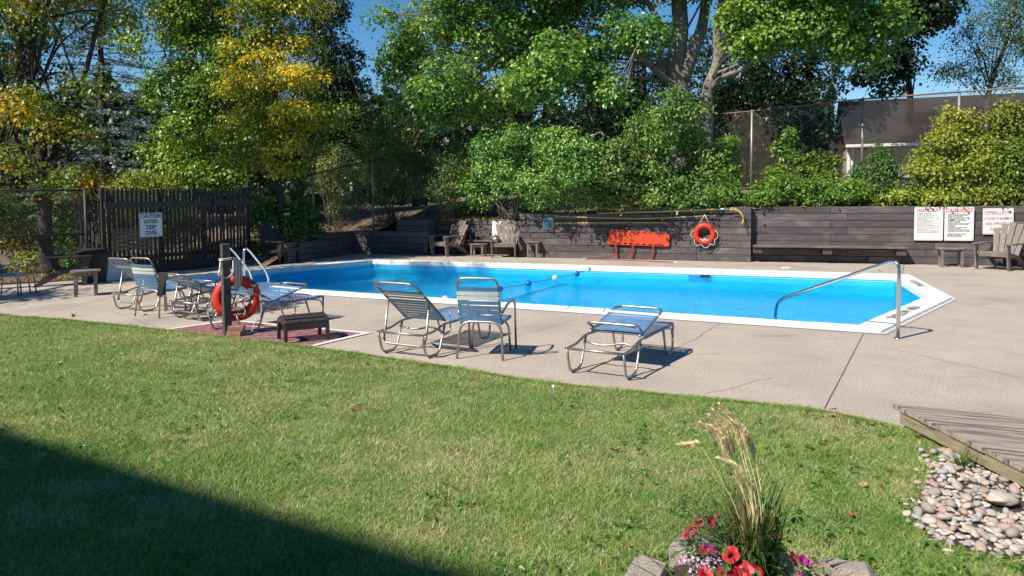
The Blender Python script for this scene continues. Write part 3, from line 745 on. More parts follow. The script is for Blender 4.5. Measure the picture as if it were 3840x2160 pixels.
# ================================================================== SEATING
AR=.0135
def strap_mesh(name,half,width,r,mt,z_over=True):
    """a vinyl band stretched between two side tubes at y=+-half and wrapped round them"""
    prof=[]
    def arc(sy):
        return [(sy*(half)+sy*math.sin(a)*r*1.25, math.cos(a)*r*1.25) for a in np.linspace(0,math.pi*1.25,7)]
    right=arc(1); left=arc(-1)
    line=left[::-1]+right
    th=.0025; V=[];F=[]
    n=len(line)
    for sx in (-width/2,width/2):
        for (y,z) in line: V.append((sx,y,z))
    for i in range(n-1): F.append((i,i+1,n+i+1,n+i))
    me=bpy.data.meshes.new(name); 
    mb=MB(); mb.add(V,F); me=mb.mesh(name,mt,True); return me
def chaise(name,label,angle,loc,rz,folded=False,straps='blue',group='strap loungers on the deck'):
    c=thing(name,label,'lounger',(loc[0],loc[1],0),rz,group); W=.30
    for y in (-W,W):
        m=MB(); m.tube(fillet([(0,y,.27),(.24,y,.275),(.42,y,.33),(1.50,y,.33)],.10),AR,8); m.obj('side_rail','aluminium',c,True)
        m=MB(); m.tube(fillet([(0,y,.27),(.07,y,AR),(.33,y,AR),(.45,y,.32)],.085),AR,8); m.obj('leg','aluminium',c,True)
        m=MB(); m.tube(fillet([(1.50,y,.34),(1.49,y,AR),(1.27,y,AR),(1.16,y,.33)],.07),AR,8); m.obj('leg','aluminium',c,True)
        m=MB(); m.tube(fillet([(1.49,y,.20),(1.44,y,.29),(1.16,y,.325)],.06),AR*.8,8); m.obj('leg_brace','aluminium',c,True)
    m=MB(); m.tube([(0,-W-.015,.27),(0,W+.015,.27)],AR*1.05,8); m.obj('head_bar','aluminium',c,True)
    m=MB(); m.tube([(1.50,-W,.335),(1.50,W,.335)],AR,8); m.obj('foot_bar','aluminium',c,True)
    m=MB(); m.tube(fillet([(.40,-W,.24),(.40,-.15,.30),(.40,0,.255),(.40,.12,.245),(.40,W,.27)],.09),AR*.85,8); m.obj('cross_brace','aluminium',c,True)
    sm=SM['seat_'+straps]
    for i in range(13): ob('seat_strap',sm,c,(.60+i*.068,0,.33))
    # backrest, pivot at the hinge; x runs up the back
    hx,hz,Lb,Wb=.50,.355,.78,.275
    m=MB(); m.tube(fillet([(0,-Wb,0),(Lb,-Wb,0),(Lb,Wb,0),(0,Wb,0)],.11,6),AR,8)
    bk=m.obj('backrest','aluminium',c,True,loc=(hx,0,hz))
    a=angle if folded else math.pi-angle
    bk.rotation_euler=(0,-a,0) if not folded else (0,-a,0)
    for i in range(11):
        nm='back_white' if i in (9,) else 'back_'+straps
        if i==10: nm='back_'+straps
        ob('back_strap',SM[nm],bk,(.05+i*.057,0,0))
    if folded:
        m=MB(); m.tube(fillet([(hx+.06,-.27,hz+.05),(hx-.06,-.29,hz+.115),(hx-.06,.29,hz+.115),(hx+.06,.27,hz+.05)],.07),AR,8); m.obj('support_bar','aluminium',c,True)
        m=MB(); m.tube([(hx-.02,-.24,hz+.09),(hx-.03,-.12,hz+.105),(hx-.035,0,hz+.11),(hx-.03,.12,hz+.10),(hx-.0,.27,hz+.03)],AR*.8,8); m.obj('support_brace','aluminium',c,True)
    else:
        B=Vector((hx-.42*math.cos(angle),0,hz+.42*math.sin(angle)))
        m=MB(); m.tube(fillet([(B.x,-.285,B.z),(B.x-.10,-.285,.13),(B.x-.10,.285,.13),(B.x,.285,B.z)],.08),AR,8); m.obj('support_bar','aluminium',c,True)
        for y in (-.285,.285):
            m=MB()
            for k in range(3): m.box((B.x-.045-k*.028,y,.30-k*.06),(.035,.008,.016),Matrix.Rotation(.6,3,'Y'))
            m.obj('ratchet','aluminium',c)
    return c
SM={}
for k,mt in (('blue','strap_blue'),('white','strap_white')):
    SM['seat_'+k]=strap_mesh('seat_strap',.30,.052,AR,mt); SM['back_'+k]=strap_mesh('back_strap',.275,.048,AR,mt)
    SM['cback_'+k]=strap_mesh('back_strap',.225,.046,AR,mt); SM['cseat_'+k]=strap_mesh('seat_strap',.225,.052,AR,mt)
def heading(a,b,inward=1):
    """yaw whose +x is perpendicular to a->b, pointing away from the camera"""
    d=b-a; n=Vector((-d.y,d.x)); 
    if n.y<0: n=-n
    return math.atan2(n.y,n.x)
def place2(pa,pb):
    a=G(*pa);b=G(*pb); return (a+b)/2, heading(a,b)
def back_off(mid,rz,d): return Vector((mid.x-math.cos(rz)*d,mid.y-math.sin(rz)*d,0))
# foot contact of the head loops is 0.09 behind the head bar in local x
mid,rz=place2((1436,1325),(1605,1345)); chaise('strap_lounger','blue strap lounger with raised back, middle of deck beside the upright chair',R(39),back_off(mid,rz,.09),rz)
mid,rz=place2((2138,1399),(2355,1427)); chaise('strap_lounger','blue strap lounger folded over with white top strap, alone at right',R(13),back_off(mid,rz,.09),rz,True)
mid,rz=place2((455,1167),(545,1158)); rzA=rz
chaise('strap_lounger','strap lounger with raised back, leftmost of the group by the ring post',R(40),G(466,1105,.27)*1,R(62))
chaise('strap_lounger','strap lounger with dark cloth hung over its raised back',R(27),G(684,1134,.27),R(57))
chaise('strap_lounger','strap lounger folded flat behind the orange ring post',R(13),back_off(G(857,1246),R(58),.09),R(58),True)
chaise('strap_lounger','strap lounger lying low at the pool edge behind the dark cloth',R(12),G(745,1118,.27),R(58))
# dark cloth hanging on a lounger back
cl=G(684,1134,.27); rzc=R(57)
hx=.50-.76*math.cos(R(27)); hz=.355+.76*math.sin(R(27))
m=MB(); nX,nZ=9,10; V=[];F=[]
for j in range(nZ):
    for i in range(nX):
        y=-.02+ .30*(i/(nX-1)) ; y=.25-.24*(i/(nX-1))*(1-.35*(j/(nZ-1))); z=hz+.02-.36*(j/(nZ-1))*(1-.25*abs(i-3)/(nX-1)); x=hx-.02-.03*math.sin(i*1.7)*(j/(nZ-1))-.015*j/(nZ-1)
        V.append((x,y,z))
for j in range(nZ-1):
    for i in range(nX-1): F.append((j*nX+i,j*nX+i+1,(j+1)*nX+i+1,(j+1)*nX+i))
k=len(V); V2=[(a-.012,b,c) for a,b,c in V]; m.add(V+V2,F+[tuple(q+k for q in f[::-1]) for f in F])
tag(m.obj('towel','dark_cloth',None,True,loc=(cl.x,cl.y,0),rot=(0,0,rzc)),'dark mesh cloth draped over a lounger back','cloth')

def strap_chair(label,loc,rz):
    c=thing('strap_chair',label,'chair',loc,rz,'upright strap chairs'); W=.26
    m=MB(); m.tube(fillet([(-.02,-W,0),(.03,-W+.03,.41),(.03,W-.03,.41),(-.02,W,0)],.13,6),AR,8); m.obj('rear_leg_frame','aluminium',c,True)
    m=MB(); m.tube(fillet([(.50,-W+.03,0),(.48,-W+.05,.36),(.48,W-.05,.36),(.50,W-.03,0)],.12,6),AR,8); m.obj('front_leg_frame','aluminium',c,True)
    for y in (-1,1):
        m=MB(); m.tube(fillet([(.58,y*(W+.02),0),(.53,y*(W+.02),.59),(.20,y*(W+.02),.61),(.0,y*(W-.02),.50)],.11,6),AR,8); m.obj('arm','aluminium',c,True)
        m=MB(); m.tube(fillet([(.52,y*.225,.40),(.05,y*.225,.385)],.05),AR,8); m.obj('seat_rail','aluminium',c,True)
    m=MB(); m.tube([(.52,-.24,.40),(.52,.24,.40)],AR,8); m.obj('front_bar','aluminium',c,True)
    for i in range(8): ob('seat_strap',SM['cseat_blue'],c,(.10+i*.056,0,.39))
    hxx,hzz=.05,.385; ang=R(107)
    m=MB(); m.tube(fillet([(0,-.225,0),(.545,-.225,0),(.545,.225,0),(0,.225,0)],.09,6),AR,8)
    bk=m.obj('backrest','aluminium',c,True,loc=(hxx,0,hzz),rot=(0,-ang,0))
    for i in range(8): ob('back_strap',SM['cback_white' if i in (5,6) else 'cback_blue'],bk,(.04+i*.055,0,0))
    return c
a=G(1717,1344);b=G(1886,1351); strap_chair('upright strap chair with white and blue back, middle of deck',((a+b)/2),heading(a,b))
a=G(523,1185);b=G(589,1193); strap_chair('upright strap chair at left, among the loungers by the ring post',(a+b)/2,R(66))
p=G(38,1108); strap_chair('strap chair cut by the left edge, in front of chain-link fence',Vector((p.x-.28,p.y-.0,0)),R(10))

def slat_poly(w0,w1,h,bulge=0.02,n=5):
    top=[(w1/2-w1*i/n, h+bulge*math.sin(math.pi*i/n)) for i in range(n+1)]
    return [(-w0/2,0),(w0/2,0)]+top
def adirondack(label,loc,rz,mt='resin',group='dark resin garden chairs'):
    c=thing('adirondack_chair',label,'garden chair',loc,rz,group); c.scale=(1.1,1.1,1.1)
    for y in (-1,1):
        m=MB(); m.board([(.30,0),(.38,0),(.47,.54),(.33,.54)],(0,y*.31-.018,0),(1,0,0),(0,0,1),.036); m.obj('front_leg',mt,c)
        m=MB(); m.board([(-.50,0),(-.40,0),(-.05,.22),(.40,.33),(.40,.40),(-.08,.30),(-.30,.20)],(0,y*.275-.014,0),(1,0,0),(0,0,1),.028); m.obj('rear_leg',mt,c)
        m=MB(); m.board([(-.28,-.05),(.40,-.08),(.49,-.05),(.50,.05),(.40,.08),(-.28,.03)],(0,y*.33,.54),(1,0,0),(0,1,0),.026); m.obj('arm',mt,c)
        m=MB(); m.box((-.22,y*.31,.42),(.05,.03,.24),Matrix.Rotation(-.25,3,'Y')); m.obj('arm_support',mt,c)
    for i in range(6):
        x=.385-i*.092; z=.395-i*.027-(0.02 if i==0 else 0)
        m=MB(); m.box((0,0,0),(.082,.56,.022),None,.006); m.obj('seat_slat',mt,c,loc=(x,0,z),rot=(0,-.28 if i else .5,0))
    m=MB(); m.box((.405,0,.335),(.028,.56,.10),None,.006); m.obj('front_apron',mt,c)
    lean=R(24)
    for i in range(5):
        k=i-2; m=MB(); m.board(slat_poly(.085,.128,.82-.035*k*k,.015),(0,0,0),(0,1,0),(0,0,1),.02)
        m.obj('back_slat',mt,c,loc=(-.11,k*.094,.22),rot=(R(-4.2*k),-lean,0))
    m=MB(); m.box((-.33,0,.66),(.03,.56,.06),Matrix.Rotation(-lean,3,'Y'),.005); m.obj('back_rail',mt,c)
    return c
def side_table(label,loc,rz,h=.45,w=.50,d=.40,mt='resin',oval=True):
    c=thing('side_table',label,'side table',loc,rz,'small outdoor side tables')
    k=22 if oval else 4
    if oval: poly=[(w/2*np.sign(math.cos(a))*abs(math.cos(a))**.6,d/2*np.sign(math.sin(a))*abs(math.sin(a))**.6) for a in np.linspace(0,2*math.pi,k,endpoint=False)]
    else: poly=[(-w/2,-d/2),(w/2,-d/2),(w/2,d/2),(-w/2,d/2)]
    m=MB(); m.prism(poly,h-.025,h); m.obj('table_top',mt,c)
    for x in (-1,1):
        for y in (-1,1):
            m=MB(); m.board([(-.026,0),(.022,0),(.032,h-.026),(-.032,h-.026)],(x*w*.32,y*d*.30-.014,0),(1,0,0),(0,0,1),.028); m.obj('leg',mt,c)
    for y in (-1,1):
        m=MB(); m.box((0,y*d*.33,h-.062),(w*.72,.018,.072)); m.obj('apron',mt,c)
    for x in (-1,1):
        m=MB(); m.box((x*w*.37,0,h-.062),(.018,d*.66,.072)); m.obj('apron',mt,c)
    return c
# right, against the wall
side_table('brown side table against the right timber wall left of the garden chair',G(3563,1001),math.atan2(U1.y,U1.x),.46,.66,.42)
adirondack('brown slatted garden chair below the defibrillator sign',G(3722,1006)+Vector((.08,-.22,0)),R(212))
adirondack('brown slatted garden chair cut by the right edge of the picture',G(3912,1008)+Vector((.1,-.22,0)),R(225))
# far wall
adirondack('weathered garden chair turned sideways beside the far left wall bench',G(1690,957)+Vector((.0,-.12,0)),R(226))
side_table('low grey side table between two garden chairs at far wall',G(1795,961),R(-20),.38,.55,.38)
adirondack('weathered garden chair facing the pool below the no lifeguard sign',G(1898,962)+Vector((.02,.0,0)),R(262))
side_table('narrow slatted side table right of the no lifeguard chair',G(2002,966),R(-20),.47,.42,.36,'resin',False)
adirondack('garden chair in deep shade left of the pool corner',G(1058,986)+Vector((-.1,.1,0)),R(330),'resin_dark')
# far left
adirondack('dark slatted garden chair under the left tree beside chain-link fence',G(215,1075)+Vector((-.05,.40,0)),R(22),'resin_dark')
side_table('dark side table in front of the left garden chair',G(300,1110)+Vector((0.05,.12,0)),R(28),.47,.50,.48)

# ottoman
ot=thing('slatted_footstool','dark brown curved footstool on the red painted rectangle','footstool',Vector((0,0,0)))
fa_=G(1043,1270);fb_=G(1086,1291);fc_=G(1237,1276);fd_=G(1182,1254)
ctr=(fa_+fb_+fc_+fd_)/4; ot.location=ctr; ux=((fc_-fb_)+(fd_-fa_)).normalized(); ang=math.atan2(ux.y,ux.x); ot.rotation_euler=(0,0,ang)
ow=.56;od=.38;oh=.33
for i in range(6):
    t_=(i-2.5)/2.5; y=t_*.165; z=oh-.055*t_*t_-.012
    m=MB(); m.box((0,0,0),(ow-.02,.056,.018),None,.005); m.obj('slat','resin_dark',ot,loc=(0,y,z),rot=(-.33*t_*1.9,0,0))
for x in (-1,1):
    outer=[(-.21,0),(-.20,.16),(-.175,.25),(-.12,.292),(0,.312),(.12,.292),(.175,.25),(.20,.16),(.21,0)]
    innr=[(.155,0),(.15,.14),(.12,.215),(0,.255),(-.12,.215),(-.15,.14),(-.155,0)]
    m=MB()
    A=outer;B=innr[::-1]
    for k in range(8):
        ka=k; kb=min(6,round(k*6/8)); kb2=min(6,round((k+1)*6/8))
        poly=[A[k],A[k+1],B[kb2]]+([B[kb]] if kb!=kb2 else [])
        m.board(poly,(x*(ow/2-.02)-.02,0,0),(0,1,0),(0,0,1),.04)
    m.obj('leg_frame','resin_dark',ot)
for y in (-1,1):
    m=MB(); m.box((0,y*.185,.20),(ow-.06,.018,.085)); m.obj('apron','resin_dark',ot)
    for x in (-.09,.07):
        m=MB(); m.box((x,y*.175,.255),(.035,.016,.035)); m.obj('slat_tab','resin_dark',ot)

# timber benches fixed to the walls
def wall_bench(label,pL,pR,u,nr,wallp0,z=.43):
    n=-nr; a=ONP(*pL,wallp0,nr); b=ONP(*pR,wallp0,nr); a.z=0;b.z=0; mid=(a+b)/2; L=(b-a).length
    c=thing('wall_bench',label,'bench',mid,math.atan2((b-a).y,(b-a).x))
    m=MB(); m.box((0,0,0),(L,.36,.055),None,.008); m.obj('seat_plank','timber',c,loc=(0,-.185,z))
    for x in (-L/2+.12,0,L/2-.12):
        m=MB(); m.box((0,0,0),(.22,.30,.16),None,.008); m.obj('support_block','timber',c,loc=(x,-.152,z-.112))
    return c
wall_bench('long timber bench fixed to the right wall below bare planks',(2822,930),(3391,938),U1,N1,J1)
wall_bench('short timber bench fixed to the far wall behind garden chairs',(1622,905),(1935,905),U2,N2,J+N2*ALC)

# ================================================================== LIFE RINGS AND POST
def life_ring(root,Rm=.235,r=.072):
    m=MB(); n=40; pts=[(Rm*math.cos(2*math.pi*i/n),0,Rm*math.sin(2*math.pi*i/n)) for i in range(n)]
    m.tube(pts,r,14,closed=True); m.obj('ring','ring_red',root,True)
    for k in range(4):
        for da in (-.09,0,.09):
            a=math.pi/4+k*math.pi/2+da; c=Vector((Rm*math.cos(a),0,Rm*math.sin(a))); tdir=Vector((math.cos(a),0,math.sin(a)))
            m=MB(); m.tube([c+(tdir*math.cos(q)+Vector((0,1,0))*math.sin(q))*(r+.001) for q in np.linspace(0,2*math.pi,16,endpoint=False)],.0045,5,closed=True); m.obj('ridge','ring_red',root,True)
PB=G(853,1258); PB.z=lawn_z(PB.x,PB.y)*0
lp=thing('wooden_post','dark square wooden post at the lawn edge holding the life ring','post',PB,R(38))
m=MB(); m.box((0,0,.55),(.098,.098,1.30),None,.006); m.obj('shaft','post_paint',lp)
bx=PB+Vector((.115,-.035,0))
for i,(dx,dy,dz,rz_) in enumerate(((0,0,.035,-8),(.015,.012,.10,4))):
    m=MB(); m.box((0,0,0),(.20,.10,.062),None,.006)
    tag(m.obj('paving_brick','brick_red',None,loc=bx+Vector((dx,dy,dz)),rot=(0,0,R(rz_))),('lower' if i==0 else 'upper')+' red brick of two stacked at the foot of the ring post','brick')
lr=thing('life_ring','orange life ring hanging behind the wooden post on the lawn edge','life ring',PB+Vector((.075,.16,.47)),R(14))
lr.rotation_euler=(R(-6),R(8),R(14))
life_ring(lr)
m=MB()
m.tube([(.15,-.075,.20),(.20,-.085,.17),(.235,-.05,.24),(.24,.03,.19),(.20,.07,.16)],.012,6)
m.obj('rope_hitch','rope',lr,True)
m=MB(); m.tube(sag((.235,-.03,.14),(.30,-.05,-.30),0,8)[:1]+[Vector((.29,-.05,.05)),Vector((.33,-.04,-.1)),Vector((.33,-.03,-.25)),Vector((.25,-.03,-.33))],.008,6); m.obj('grab_line','rope',lr,True)
m=MB(); m.board([(-.03,-.05),(.04,-.04),(.03,.05),(-.035,.045)],(.165,-.0755,.10),(1,0,0),(0,0,1),.002); m.obj('torn_label','sign_white',lr)
m=MB(); m.board([(-.012,-.02),(.014,-.018),(.012,.02),(-.013,.018)],(.20,-.0735,-.03),(1,0,0),(0,0,1),.002); m.obj('torn_label','sign_white',lr)
# coiled rope on the post
rp_=thing('coiled_rope','white rope wound and hung on the ring post','rope',PB)
q=Matrix.Rotation(R(38),3,'Z')
def onpost(x,y,z): return q@Vector((x,y,z))
m=MB()
h=.063
for z0 in (.99,1.005):
    pts=[onpost(*v) for v in ((-h,-h,z0),(h,-h,z0+.01),(h,h,z0+.005),(-h,h,z0-.005))]; m.tube(fillet(pts,.02,3,True),.0085,6,closed=True)
m.obj('turn','rope',rp_,True)
m=MB(); m.tube(fillet([onpost(-h,.0,.97),onpost(-.10,-.10,.90),onpost(-.11,-.13,.80),onpost(-.02,-.12,.755),onpost(.07,-.10,.83),onpost(.075,-.07,.98)],.05,4),.009,6); m.obj('loop','rope',rp_,True)
m=MB(); m.tube(fillet([onpost(-.11,-.12,.86),onpost(-.13,-.13,.82),onpost(-.105,-.135,.79),onpost(-.085,-.13,.84),onpost(-.12,-.11,.87)],.02,3),.012,6); m.obj('knot','rope',rp_,True)
for k in range(7):
    x=.075+.010*k; y=-.02+.018*random.uniform(-1,2); L=random.uniform(.30,.55)
    m=MB(); m.tube(fillet([onpost(.05,.0,1.03),onpost(x+.03,y,1.0),onpost(x+.02,y-.01,1.0-L),onpost(x+.05,y+.02,1.0-L-.05),onpost(x+.075,y+.03,1.0-L+.05),onpost(x+.06,y+.01,.98)],.045,4),.0075,6); m.obj('loop','rope',rp_,True)
for dx,dz,rr in ((.16,.42,.075),(.17,.30,.06)):
    m=MB(); m.tube([Vector((dx+rr*.8*math.cos(t_),.06+.01*math.sin(3*t_),dz+rr*math.sin(t_))) for t_ in np.linspace(0,2*math.pi,18,endpoint=False)],.006,6,closed=True); m.obj('loop','rope',rp_,True)
m=MB(); m.tube(fillet([Vector((-.16,.10,.58)),Vector((-.24,.06,.42)),Vector((-.20,.06,.30)),Vector((-.13,.08,.36)),Vector((-.10,.10,.2)),Vector((-.05,.08,.09))],.06,5),.006,6); m.obj('tail','rope',rp_,True)
m=MB(); m.tube(fillet([Vector((.33,.13,.20)),Vector((.30,.05,.02)),Vector((.15,.0,.012)),Vector((.06,.02,.012))],.06,5),.006,6); m.obj('tail','rope',rp_,True)

# ring on the wall
def onwall(px,py,out=.0): return ONP(px,py,J-N2*out,N2)
c2=onwall(2642,877,.09)
lr2=thing('life_ring','orange life ring hanging on the timber wall by white rope','life ring',c2,math.atan2(U2.y,U2.x)+math.pi)
life_ring(lr2,.225,.075)
for sx in (-1,1):
    m=MB(); m.tube([(0,-.02,.52),(sx*.14,-.03,.25)],.008,6); m.obj('hanging_cord','rope',lr2,True)
for a0 in (-.5,.45,1.15,2.05,3.0,3.65):
    pass
for a0,a1 in ((R(200),R(160)),(R(-30),R(20)),(R(250),R(210)),(R(300),R(255)),(R(-30),R(300-360))):
    A=Vector((math.cos(a0)*.30,-.03,math.sin(a0)*.30));B=Vector((math.cos(a1)*.30,-.03,math.sin(a1)*.30)); mid=(A+B)/2; mid=mid.normalized()*.43; mid.z-=.05
    m=MB(); m.tube([A*(1-t_)**2+mid*2*t_*(1-t_)+B*t_*t_ for t_ in np.linspace(0,1,9)],.009,6); m.obj('grab_line','rope',lr2,True)
m=MB()
for k in range(6): m.tube([Vector((random.uniform(-.12,.12),-.06,random.uniform(-.22,-.10))) for _ in range(3)],.010,6)
m.obj('rope_bundle','rope',lr2,True)

# spine board
sb_c=onwall(2393,893,.03); L_,H_=1.72,.46
sb=thing('spine_board','orange spine board with hand slots hung on the timber wall','spine board',sb_c,math.atan2(-U2.y,-U2.x)); sb.rotation_euler=(0,R(2.2),math.atan2(-U2.y,-U2.x))
bm=bmesh.new()
outl=[]
for x,z,r_ in ((-.86,-.21,.06),(.86,-.19,.05),(.86,.17,.06),(-.80,.22,.06)): outl.append(Vector((x,z,0)))
outl=fillet(outl,.07,4,True); loops=[outl]
for sgz in (-1,1):
    for k in range(9):
        x=-.68+k*.17; z=sgz*(.165 if sgz<0 else .165-.012*(k/8))-(0 if sgz<0 else 0)
        loops.append(fillet([Vector((x-.045,z-.018,0)),Vector((x+.045,z-.018,0)),Vector((x+.045,z+.018,0)),Vector((x-.045,z+.018,0))],.016,2,True))
for x in (.80,): loops.append(fillet([Vector((x-.016,-.05,0)),Vector((x+.016,-.05,0)),Vector((x+.016,.05,0)),Vector((x-.016,.05,0))],.014,2,True))
for lpp in loops:
    vs=[bm.verts.new((v.x,0,v.y)) for v in lpp]
    for i in range(len(vs)): bm.edges.new((vs[i],vs[(i+1)%len(vs)]))
bmesh.ops.triangle_fill(bm,use_beauty=True,edges=bm.edges[:],normal=(0,-1,0))
ex=bmesh.ops.extrude_face_region(bm,geom=bm.faces[:]); bmesh.ops.translate(bm,vec=(0,-.035,0),verts=[v for v in ex['geom'] if isinstance(v,bmesh.types.BMVert)])
bmesh.ops.recalc_face_normals(bm,faces=bm.faces); me=bpy.data.meshes.new('board'); bm.to_mesh(me); bm.free(); me.materials.append(M['orange']); ob('board',me,sb)
for x,sw in ((-.62,.03),(-.14,-.05),(.42,-.03)):
    m=MB(); zf=-sb_c.z+.02
    pts=[(x,-.04,-.14),(x+.01,-.05,-.25),(x+sw*.5,-.05,(-.25+zf)/2),(x+sw,-.06,zf+.05),(x+sw-.06,-.10,zf)]
    V=[];F=[]
    for p_ in pts: V+=[(p_[0]-.025,p_[1],p_[2]),(p_[0]+.025,p_[1],p_[2])]
    for k in range(4): F.append((2*k,2*k+1,2*k+3,2*k+2))
    n_=len(V); V+=[(a,b-.004,c) for a,b,c in V]; F+=[tuple(i+n_ for i in f[::-1]) for f in F]; m.add(V,F); m.obj('strap','orange_strap',sb)

# poles, net and crook on the wall
def pole(label,pts,r=.015,mt='yellow_pole',name='pool_pole'):
    W_=[onwall(px,py,o) for px,py,o in pts]; c=W_[0].lerp(W_[-1],.5); t_=thing(name,label,'pole',c)
    m=MB(); m.tube([w-c for w in W_],r,8); m.obj('shaft',mt,t_,True); 
    for f in (.2,.5,.8):
        k=int(f*(len(W_)-1)); w=W_[k].lerp(W_[min(k+1,len(W_)-1)],(f*(len(W_)-1))%1)-c
        m=MB(); m.box(w+N2*.03,(.03,.07,.03),Matrix.Rotation(math.atan2(U2.y,U2.x),3,'Z')); m.obj('wall_bracket','timber',t_)
    return t_,c
t_,c=pole('long yellow pole ending in a rescue crook, topmost on the timber wall',[(2240,800,.06),(2480,793,.06),(2735,783.5,.06)],.017)
m=MB(); a=onwall(2690,784.5,.06)-c; b=onwall(2738,783,.06)-c; m.tube([a,b],.021,8); m.obj('sleeve','pole_steel',t_,True)
for off in (0,.05):
    pts=[onwall(px,py+ (0 if off==0 else 5),.06+off*1.0)-c for px,py in ((2735,783),(2745,780),(2760,783),(2775,793),(2785,808),(2788,820),(2782,836))]
    m=MB(); m.tube(smooth_curve(pts,4),.013,7); m.obj('crook','yellow_pole',t_,True)
pole('sagging yellow pole, second from top on the timber wall',[(2085,811.5,.05),(2200,815,.05),(2370,820,.05),(2520,816,.05),(2682,808,.05)],.013)
t_,c=pole('yellow pole carrying the blue leaf net, lowest on the wall',[(2078,837,.05),(2280,835.5,.05),(2360,835,.05)],.013)
pole('short yellow pole lying in line right of the leaf net pole',[(2368,835,.05),(2500,835,.05)],.013)
nc=onwall(2055,838,.06); nt_=thing('leaf_net','blue pool leaf net at the left end of the pole','pool net',nc)
hw,hh=.15,.155; ux=-U2
loop=[ux*x+Z3*z for x,z in ((-hw,-hh*.7),(-hw*.9,hh*.8),(hw*.6,hh*1.05),(hw,hh*.5),(hw*.9,-hh*.9),(0,-hh*1.1))]
m=MB(); m.tube(fillet(loop,.07,4,True),.009,6,closed=True); m.obj('rim','net_blue',nt_,True)
m=MB()
for i in range(9):
    x=-hw*.85+i*hw*1.7/8; m.tube([ux*x+Z3*(-hh*.85)+N2*.01,ux*x+Z3*0-N2*.05,ux*x+Z3*hh*.9+N2*.01],.003,4)
    z=-hh*.8+i*hh*1.6/8; m.tube([ux*(-hw*.9)+Z3*z+N2*.01,ux*0+Z3*z-N2*.055,ux*hw*.9+Z3*z+N2*.01],.003,4)
m.obj('netting','net_blue',nt_)
# nail with cord at the wall jog
m=MB(); m.tube(fillet([onwall(2795,805,.04),onwall(2803,840,.03),onwall(2800,868,.03),onwall(2806,880,.02)],.05),.006,6)
tag(m.obj('hanging_cord','black',None,True),'thin dark cord hanging at the wall corner below the crook','cord')

# ================================================================== WALL SIGNS
def wall_sign(label,px0,py0,px1,py1,p0,u,nr,tilt=0.0):
    a=ONP(px0,py1,p0-nr*.03,nr); b=ONP(px1,py1,p0-nr*.03,nr); tl=ONP(px0,py0,p0-nr*.03,nr)
    w=(b-a).length; h=tl.z-a.z; c=(a+b)/2; c.z=(tl.z+a.z)/2
    ux=Vector((u.x,u.y,0)).normalized(); 
    if ux.x<0: ux=-ux
    ux=(ux+Z3*tilt).normalized(); uy=(-nr).cross(ux).normalized()
    if uy.z<0: uy=-uy
    r=thing('wall_sign',label,'sign',c)
    n=ux.cross(uy)
    k=.025; q=fillet([Vector((-w/2,-h/2,0)),Vector((w/2,-h/2,0)),Vector((w/2,h/2,0)),Vector((-w/2,h/2,0))],k,3,True)
    m=MB(); m.board([(p_.x,p_.y) for p_ in q],(0,0,0),ux,uy,.006); m.obj('panel','sign_white',r)
    for sx in (-1,1):
        for sy in (-1,1):
            m=MB(); m.tube([ux*(sx*(w/2-.03))+uy*(sy*(h/2-.03))+n*.006,ux*(sx*(w/2-.03))+uy*(sy*(h/2-.03))+n*.010],.008,8); m.obj('screw','pole_steel',r)
    return r,ux,uy,n,w,h
def band(r,ux,uy,n,x0,x1,y0,y1,mt,d=.0085,name='colour_band'):
    m=MB(); m.add([ux*x0+uy*y0+n*d,ux*x1+uy*y0+n*d,ux*x1+uy*y1+n*d,ux*x0+uy*y1+n*d],[(0,1,2,3)]); return m.obj(name,mt,r)
r,ux,uy,n,w,h=wall_sign('white pool rules sign with red heading on right timber wall',3427,777,3535,901,J1,U1,N1)
edge_line(r,w,h,n*.0085,ux,uy,'sign_grey',.004,.02)
band(r,ux,uy,n,-w*.40,w*.38,h*.36,h*.455,'sign_red'); text(r,'heading','POOL RULES',.10,'sign_white',frame(n*.011+uy*h*.407-ux*w*.01,ux,uy),xs=1.05,bold=.003)
rl=random.Random(5); m=MB(); y=h*.32
for blk in range(13):
    for ln in range(rl.choice((1,2,2,2,3))):
        x=-w*.41; end=w*(rl.uniform(.28,.44) if ln==0 else rl.uniform(-.1,.40))
        while x<end:
            l=rl.uniform(.012,.05); m.add([ux*x+uy*y+n*.009,ux*min(x+l,end)+uy*y+n*.009,ux*min(x+l,end)+uy*(y+.0085)+n*.009,ux*x+uy*(y+.0085)+n*.009],[(0,1,2,3)]); x+=l+.010
        y-=.0165
    y-=.0085
m.obj('small_print','sign_grey',r)
r,ux,uy,n,w,h=wall_sign('white health regulations sign beside the pool rules sign',3540,776,3650,902,J1,U1,N1)
edge_line(r,w,h,n*.0085,ux,uy,'sign_grey',.004,.02)
band(r,ux,uy,n,-w*.45,w*.46,h*.345,h*.45,'sign_red'); text(r,'heading','HEALTH REGULATIONS',.095,'sign_white',frame(n*.011+uy*h*.397,ux,uy),xs=.60,bold=.003)
